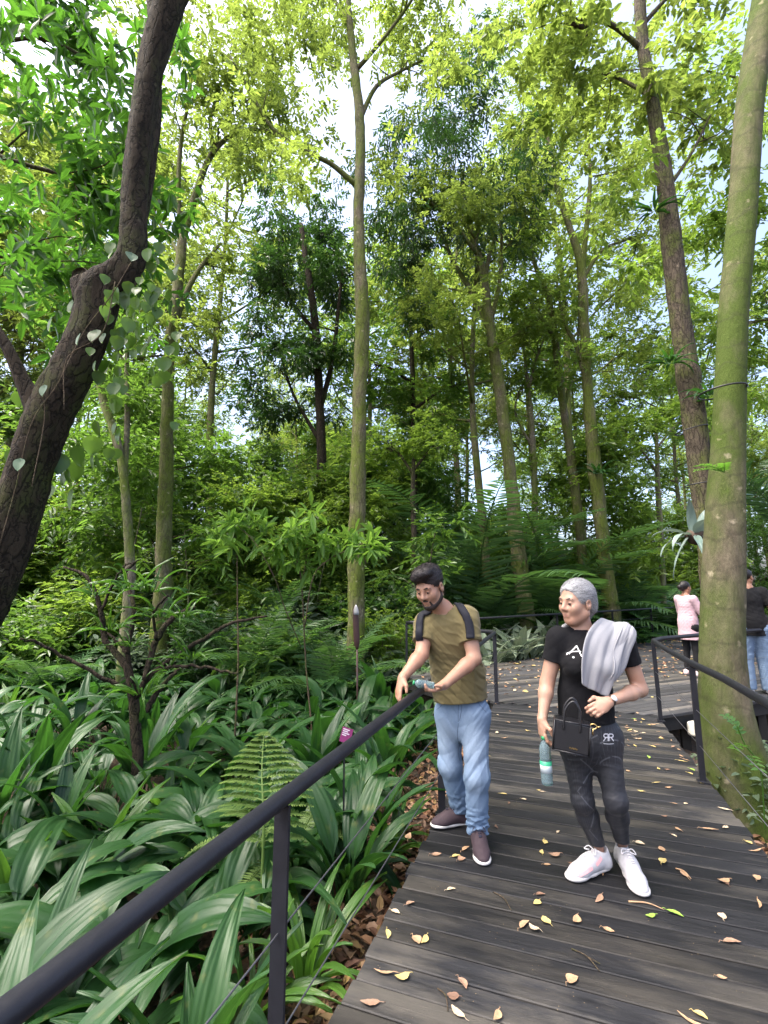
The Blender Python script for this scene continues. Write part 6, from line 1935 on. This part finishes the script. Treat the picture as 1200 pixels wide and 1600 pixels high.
    def drape(rows, dep, nu=46, nv=26, off=.012, seed=1, amp=.006):
        A = spline([np.array(at(r[0], r[1], d)) for r, d in zip(rows, dep)], nu); B = spline([np.array(at(r[2], r[3], d + .03)) for r, d in zip(rows, dep)], nu)
        G = A[:, None] * (1 - np.linspace(0, 1, nv))[None, :, None] + B[:, None] * np.linspace(0, 1, nv)[None, :, None]
        v = np.linspace(0, 1, nv)[None, :]; uu = np.linspace(0, 1, nu)[:, None]
        wr = amp * (np.sin(v * 13 + uu * 3 + seed) + .6 * np.sin(v * 27 - uu * 5 + seed * 2)) * (.4 + np.abs(uu - .5))
        G = G + wr[..., None] * np.array([0.2, -1, .1])
        sh_p = G.shape
        Q = G.reshape(-1, 3)
        for it in range(16):
            if it > 2:
                K = Q.reshape(sh_p); M_ = K.copy(); M_[1:-1] += .35 * ((K[2:] + K[:-2]) * .5 - K[1:-1]); M_[:, 1:-1] += .35 * ((K[:, 2:] + K[:, :-2]) * .5 - K[:, 1:-1]); Q = M_.reshape(-1, 3)
            d = sh.at(Q); g = sh.grad(Q); push = np.clip(off - d, 0, .03); Q = Q + g * push[:, None]
        K = Q.reshape(sh_p)
        return K + (wr * 1.0)[..., None] * np.array([.25, -1, .1])
    d = 2.71
    for i, (rows, dep, sd) in enumerate((
        ([(906, 1069, 948, 1089), (905, 1048, 956, 1066), (907, 1022, 966, 1036), (912, 998, 973, 1010), (922, 980, 979, 993), (936, 967, 982, 984), (944, 968, 985, 983), (950, 990, 988, 998), (952, 1030, 992, 1034)],
         [2.715, 2.705, 2.70, 2.72, 2.76, 2.82, 2.92, 3.0, 3.02], 1),
        ([(946, 1060, 958, 1064), (950, 1040, 967, 1056), (956, 1015, 978, 1042), (966, 992, 985, 1010), (972, 978, 988, 988), (974, 974, 990, 982), (976, 985, 994, 992), (978, 1010, 998, 1045)],
         [2.745, 2.74, 2.735, 2.745, 2.78, 2.85, 2.93, 2.96], 2))):
        G = drape(rows, dep, seed=sd, off=.008 if i == 0 else .012)
        mb = MB(); mb.grid(G); o = link('fold', mb.mesh('fold'), tm, tw); so = o.modifiers.new('s', 'SOLIDIFY'); so.thickness = .007; so.offset = 1
        sb = o.modifiers.new('b', 'SUBSURF'); sb.levels = 1; sb.render_levels = 1
    # black handbag in front of the hips
    bag(J, f, up)
    return J

def bag(J, f, up):
    leather = simple("black_leather", (.009, .009, .011), .34, .2, 120, bumps=.25, spec=.5)
    gold = simple("gold_metal", (.75, .52, .20), .25, .05, 20, metal=1.0)
    d = 2.64
    tl, tr, bl, brr = [np.array(at(x, y, dd)) for x, y, dd in ((865, 1122, 2.66), (924, 1134, 2.60), (862, 1172, 2.66), (923, 1185, 2.60))]
    c = (tl + tr + bl + brr) / 4; u = unit(tr - tl + brr - bl); v = unit(tl + tr - bl - brr); v = unit(v - u * u.dot(v)); n_ = np.cross(u, v)
    if n_[1] > 0: n_ = -n_
    W = np.linalg.norm(tr - tl) * .5; Hh = np.linalg.norm(tl - bl) * .5; T = .055
    root = empty('handbag', c - v * Hh, "small structured black handbag with two handles held against the woman's hips", 'handbag')
    mb = MB(); mb.box(c - n_ * T, (W, Hh, T), (u, v, -n_)); me = mb.mesh('bag_body', False)
    # narrower at the top than at the base
    o = link('bag_body', me, leather, root); bv = o.modifiers.new('b', 'BEVEL'); bv.width = .014; bv.segments = 3
    mb = MB()
    for pts in ([(-1, 1), (1, 1)], [(-1, -1), (1, -1)], [(-1, -1), (-1, 1)], [(1, -1), (1, 1)]):
        mb.tube([c + u * W * a * .95 + v * Hh * b_ * .93 + n_ * .0008 for a, b_ in pts], .0045, 6)
    link('piping', mb.mesh('piping'), leather, root)
    for k, off in enumerate((.004, -.095)):
        a, b_ = -.46, .42
        pts = [c + u * W * a + v * Hh * .45 + n_ * off, c + u * W * a + v * Hh * 1.0 + n_ * off, c + u * W * (a + .06) + v * Hh * 1.75 + n_ * off, c + u * W * (-.02) + v * Hh * 2.28 + n_ * off, c + u * W * (b_ - .06) + v * Hh * 1.75 + n_ * off, c + u * W * b_ + v * Hh * 1.0 + n_ * off, c + u * W * b_ + v * Hh * .45 + n_ * off]
        mb = MB(); mb.tube(spline(pts, 40), .0055, 8, oval=1.3); link('handle', mb.mesh('handle'), leather, root)
    # gold lettering plate near the lower edge
    mb = MB()
    for i in range(6):
        x = -.10 + i * .065; q = c + u * W * (x + .05) - v * Hh * .62 + n_ * .0022
        mb.box(q - u * .0028, (.0008, .004, .0008), (u, v, n_)); mb.box(q + u * .0012 + v * .003 * (1 - 2 * (i % 2)), (.0035, .0009, .0008), (u, v, n_))
        if i % 3: mb.box(q + u * .0042, (.0008, .0035, .0008), (u, v, n_))
    link('gold_mark', mb.mesh('gold_mark', False), gold, root)
    mb = MB(); p = c + u * W * 1.12 + v * Hh * .92 - n_ * .02; th = np.linspace(0, 2 * np.pi, 17)
    mb.tube([p + (u * math.cos(t) * 1.3 + v * math.sin(t)) * .012 for t in th], .0025, 6, cap=False)
    mb.tube([p - v * .012, p - v * .03 - u * .004, p - v * .045], [.0035, .0045, .002], 6); mb.tube([p + u * .016, p + u * .034 + v * .006], .003, 6)
    link('clasp', mb.mesh('clasp'), gold, root)

# ------------------------------------------------------------------ people further off
def bystander(label, base, face, H, shirt, trousers, skin, hairm, pose, tunic=False, shoes=None, bun=False):
    """standing figure; base on the deck, face = heading of the chest"""
    base = np.array(base, float); f = unit(np.array([face[0], face[1], 0.])); up = np.array([0, 0, 1.]); l = np.cross(up, f); k = H / 1.75
    root = empty('person', base, label, 'person')
    W = lambda a, b_, z: base + (f * a + l * b_ + up * z) * k
    b = Sdf()
    pel, wst, chs, nck = W(0, 0, .95), W(.01, 0, 1.10), W(0, 0, 1.30), W(-.01, 0, 1.47)
    hc = W(.015, 0, 1.625)
    b.cone(pel, wst, .15 * k, .13 * k, .06, f, .78).cone(wst, chs, .13 * k, .15 * k, .08, f, .74); b.cone(W(0, -.16, 1.41), W(0, .16, 1.41), .058 * k, .058 * k, .06); b.cone(chs, nck, .11 * k, .06 * k, .06)
    b.cone(nck - up * .02, hc - up * .05, .055 * k, .052 * k, .03)
    arms = {}
    for q, s_ in (('R', -1), ('L', 1)):
        sh = W(0, s_ * .175, 1.40); el = W(*pose['el' + q]); wr = W(*pose['wr' + q]); arms[q] = (sh, el, wr)
        b.cone(sh, el, .052 * k, .042 * k, .03); b.cone(el, wr, .041 * k, .027 * k, .02)
        hand(b, wr, W(*pose['hd' + q]) - wr, f * .3 - l * s_, f, (.35, .4, .45, .5), k, .5)
        b.cone(W(0, s_ * .09, .92), W(.02, s_ * .10, .50), .085 * k, .058 * k, .04); b.cone(W(.02, s_ * .10, .50), W(-.01, s_ * .11, .09), .055 * k, .04 * k, .03)
    P, ax = head(b, hc, pose.get('look', f), up, k * .98)
    sdf_part('body', b, skin, root, .0075, lambda V: {"lip": np.zeros(len(V))})
    hr = Sdf(); hr.ell(P(-.022, 0, .042), np.array((.102, .083, .092)) * k, ax, .02); hr.ell(P(.105, 0, -.02), np.array((.085, .08, .092)) * k, ax, .012, True)
    for q in (-1, 1): hr.ell(P(.004, q * .082, -.04), np.array((.036, .026, .046)) * k, ax, .012, True)
    if bun: hr.ball(P(-.13, 0, .02), .045 * k, .015); hr.cone(P(-.09, 0, -.02), P(-.12, 0, .0), .04, .04, .02)
    hr.post.append(cut(-up, P(0, 0, -.07))); sdf_part('hair', hr, hairm, root, .007)
    s = Sdf(); bot = .80 if not tunic else .66
    s.cone(W(0, 0, .97), wst, .168 * k, .15 * k, .06, f, .80); s.cone(wst, chs, .15 * k, .165 * k, .08, f, .76); s.cone(W(0, -.16, 1.405), W(0, .16, 1.405), .068 * k, .068 * k, .07); s.cone(chs, nck - up * .03, .125 * k, .07 * k, .06, f, .82)
    s.cone(W(0, 0, bot - .05), W(0, 0, .98), (.20 if tunic else .172) * k, .168 * k, .06, f, .84)
    if tunic: s.ball(W(.10, .07, 1.27), .07 * k, .06).ball(W(.10, -.07, 1.27), .07 * k, .06)
    wv = waves(.007, 61 + int(H * 100), 6, (.07, .16), .8); s.post.append(lambda Q, D: D + wv(Q))
    for q in 'RL':
        sh, el, wr = arms[q]; e = lerp(sh, el, .62 if not tunic else .98); dv = unit(el - sh); sl = Sdf().cone(sh - dv * .02, el, .070 * k, .062 * k, .02); ct = cut(dv, e)
        s.post.append(lambda Q, D, sl=sl, ct=ct: Sdf._mix(D, ct(Q, sl.at(Q) + wv(Q) * .5), .03, False)); s.cone(sh, e, .01, .01, .001)
    s.post.append(lambda Q, D: np.maximum(D, .07 * k - np.linalg.norm((Q - nck - up * .035), axis=-1))); s.post.append(cut(-up, W(0, 0, bot)))
    sdf_part('tunic' if tunic else 't_shirt', s, shirt, root, .008)
    j = Sdf(); j.cone(W(0, -.09, .90), W(0, .09, .90), .105 * k, .105 * k, .05); j.cone(W(0, 0, .92), W(0, 0, 1.02), .15 * k, .14 * k, .05, f, .8)
    r1, r2, r3 = (.105, .083, .082) if not tunic else (.09, .062, .045)
    for s_ in (-1, 1): j.cone(W(0, s_ * .09, .88), W(.02, s_ * .10, .50), r1 * k, r2 * k, .04); j.cone(W(.02, s_ * .10, .50), W(-.01, s_ * .11, .08), r2 * k, r3 * k, .03)
    wj = waves(.010 if not tunic else .003, 71, 6, (.06, .13), .8); j.post.append(lambda Q, D: D + wj(Q)); j.post.append(lambda Q, D: np.maximum(D, base[2] + .055 - Q[..., 2])); j.post.append(cut(up, W(0, 0, 1.0)))
    sdf_part('jeans' if not tunic else 'leggings', j, trousers, root, .008, lambda V: {"fade": np.full(len(V), .12)})
    for s_ in (-1, 1): shoe(root, W(-.07, s_ * .105, .002), W(.20, s_ * .125, .002), shoes[0], WHITE_RUB, shoes[1], .10, True)

man()
woman()
tan = skin_mat("brown_skin", (.30, .155, .095), (.28, .12, .09))
bh = hair_mat("dark_hair", (.006, .005, .005), (.025, .018, .016))
wl = simple("pale_lace", (.7, .68, .68), .8)
folded = dict(elR=(.10, -.24, 1.14), wrR=(.27, -.02, 1.17), hdR=(.26, .10, 1.19), elL=(.10, .24, 1.14), wrL=(.29, .04, 1.13), hdL=(.27, -.08, 1.11))
bystander("woman in a long pale pink tunic standing with folded arms behind the mossy trunk", onz(1083, 1056, 0), (.93, .25), 1.66, cloth_mat("pink_jersey", (.50, .34, .38), .06), cloth_mat("black_leggings", (.012, .012, .014), .1), tan, bh, folded, True, (simple("pale_pink_shoe", (.66, .52, .52), .8), wl), True)
hang = dict(elR=(-.05, -.27, 1.12), wrR=(.06, -.30, .90), hdR=(.09, -.30, .80), elL=(-.05, .27, 1.12), wrL=(.05, .29, .90), hdL=(.07, .29, .80), look=np.array([.9, .4, 0]))
bystander("man in black t-shirt and blue jeans seen from behind beside the mossy trunk", onz(1187, 1083, 0), (.35, .93), 1.84, cloth_mat("plain_black_jersey", (.010, .010, .011), .1), DENIM, tan, bh, hang, False, (simple("white_trainer", (.62, .60, .58), .7), wl))
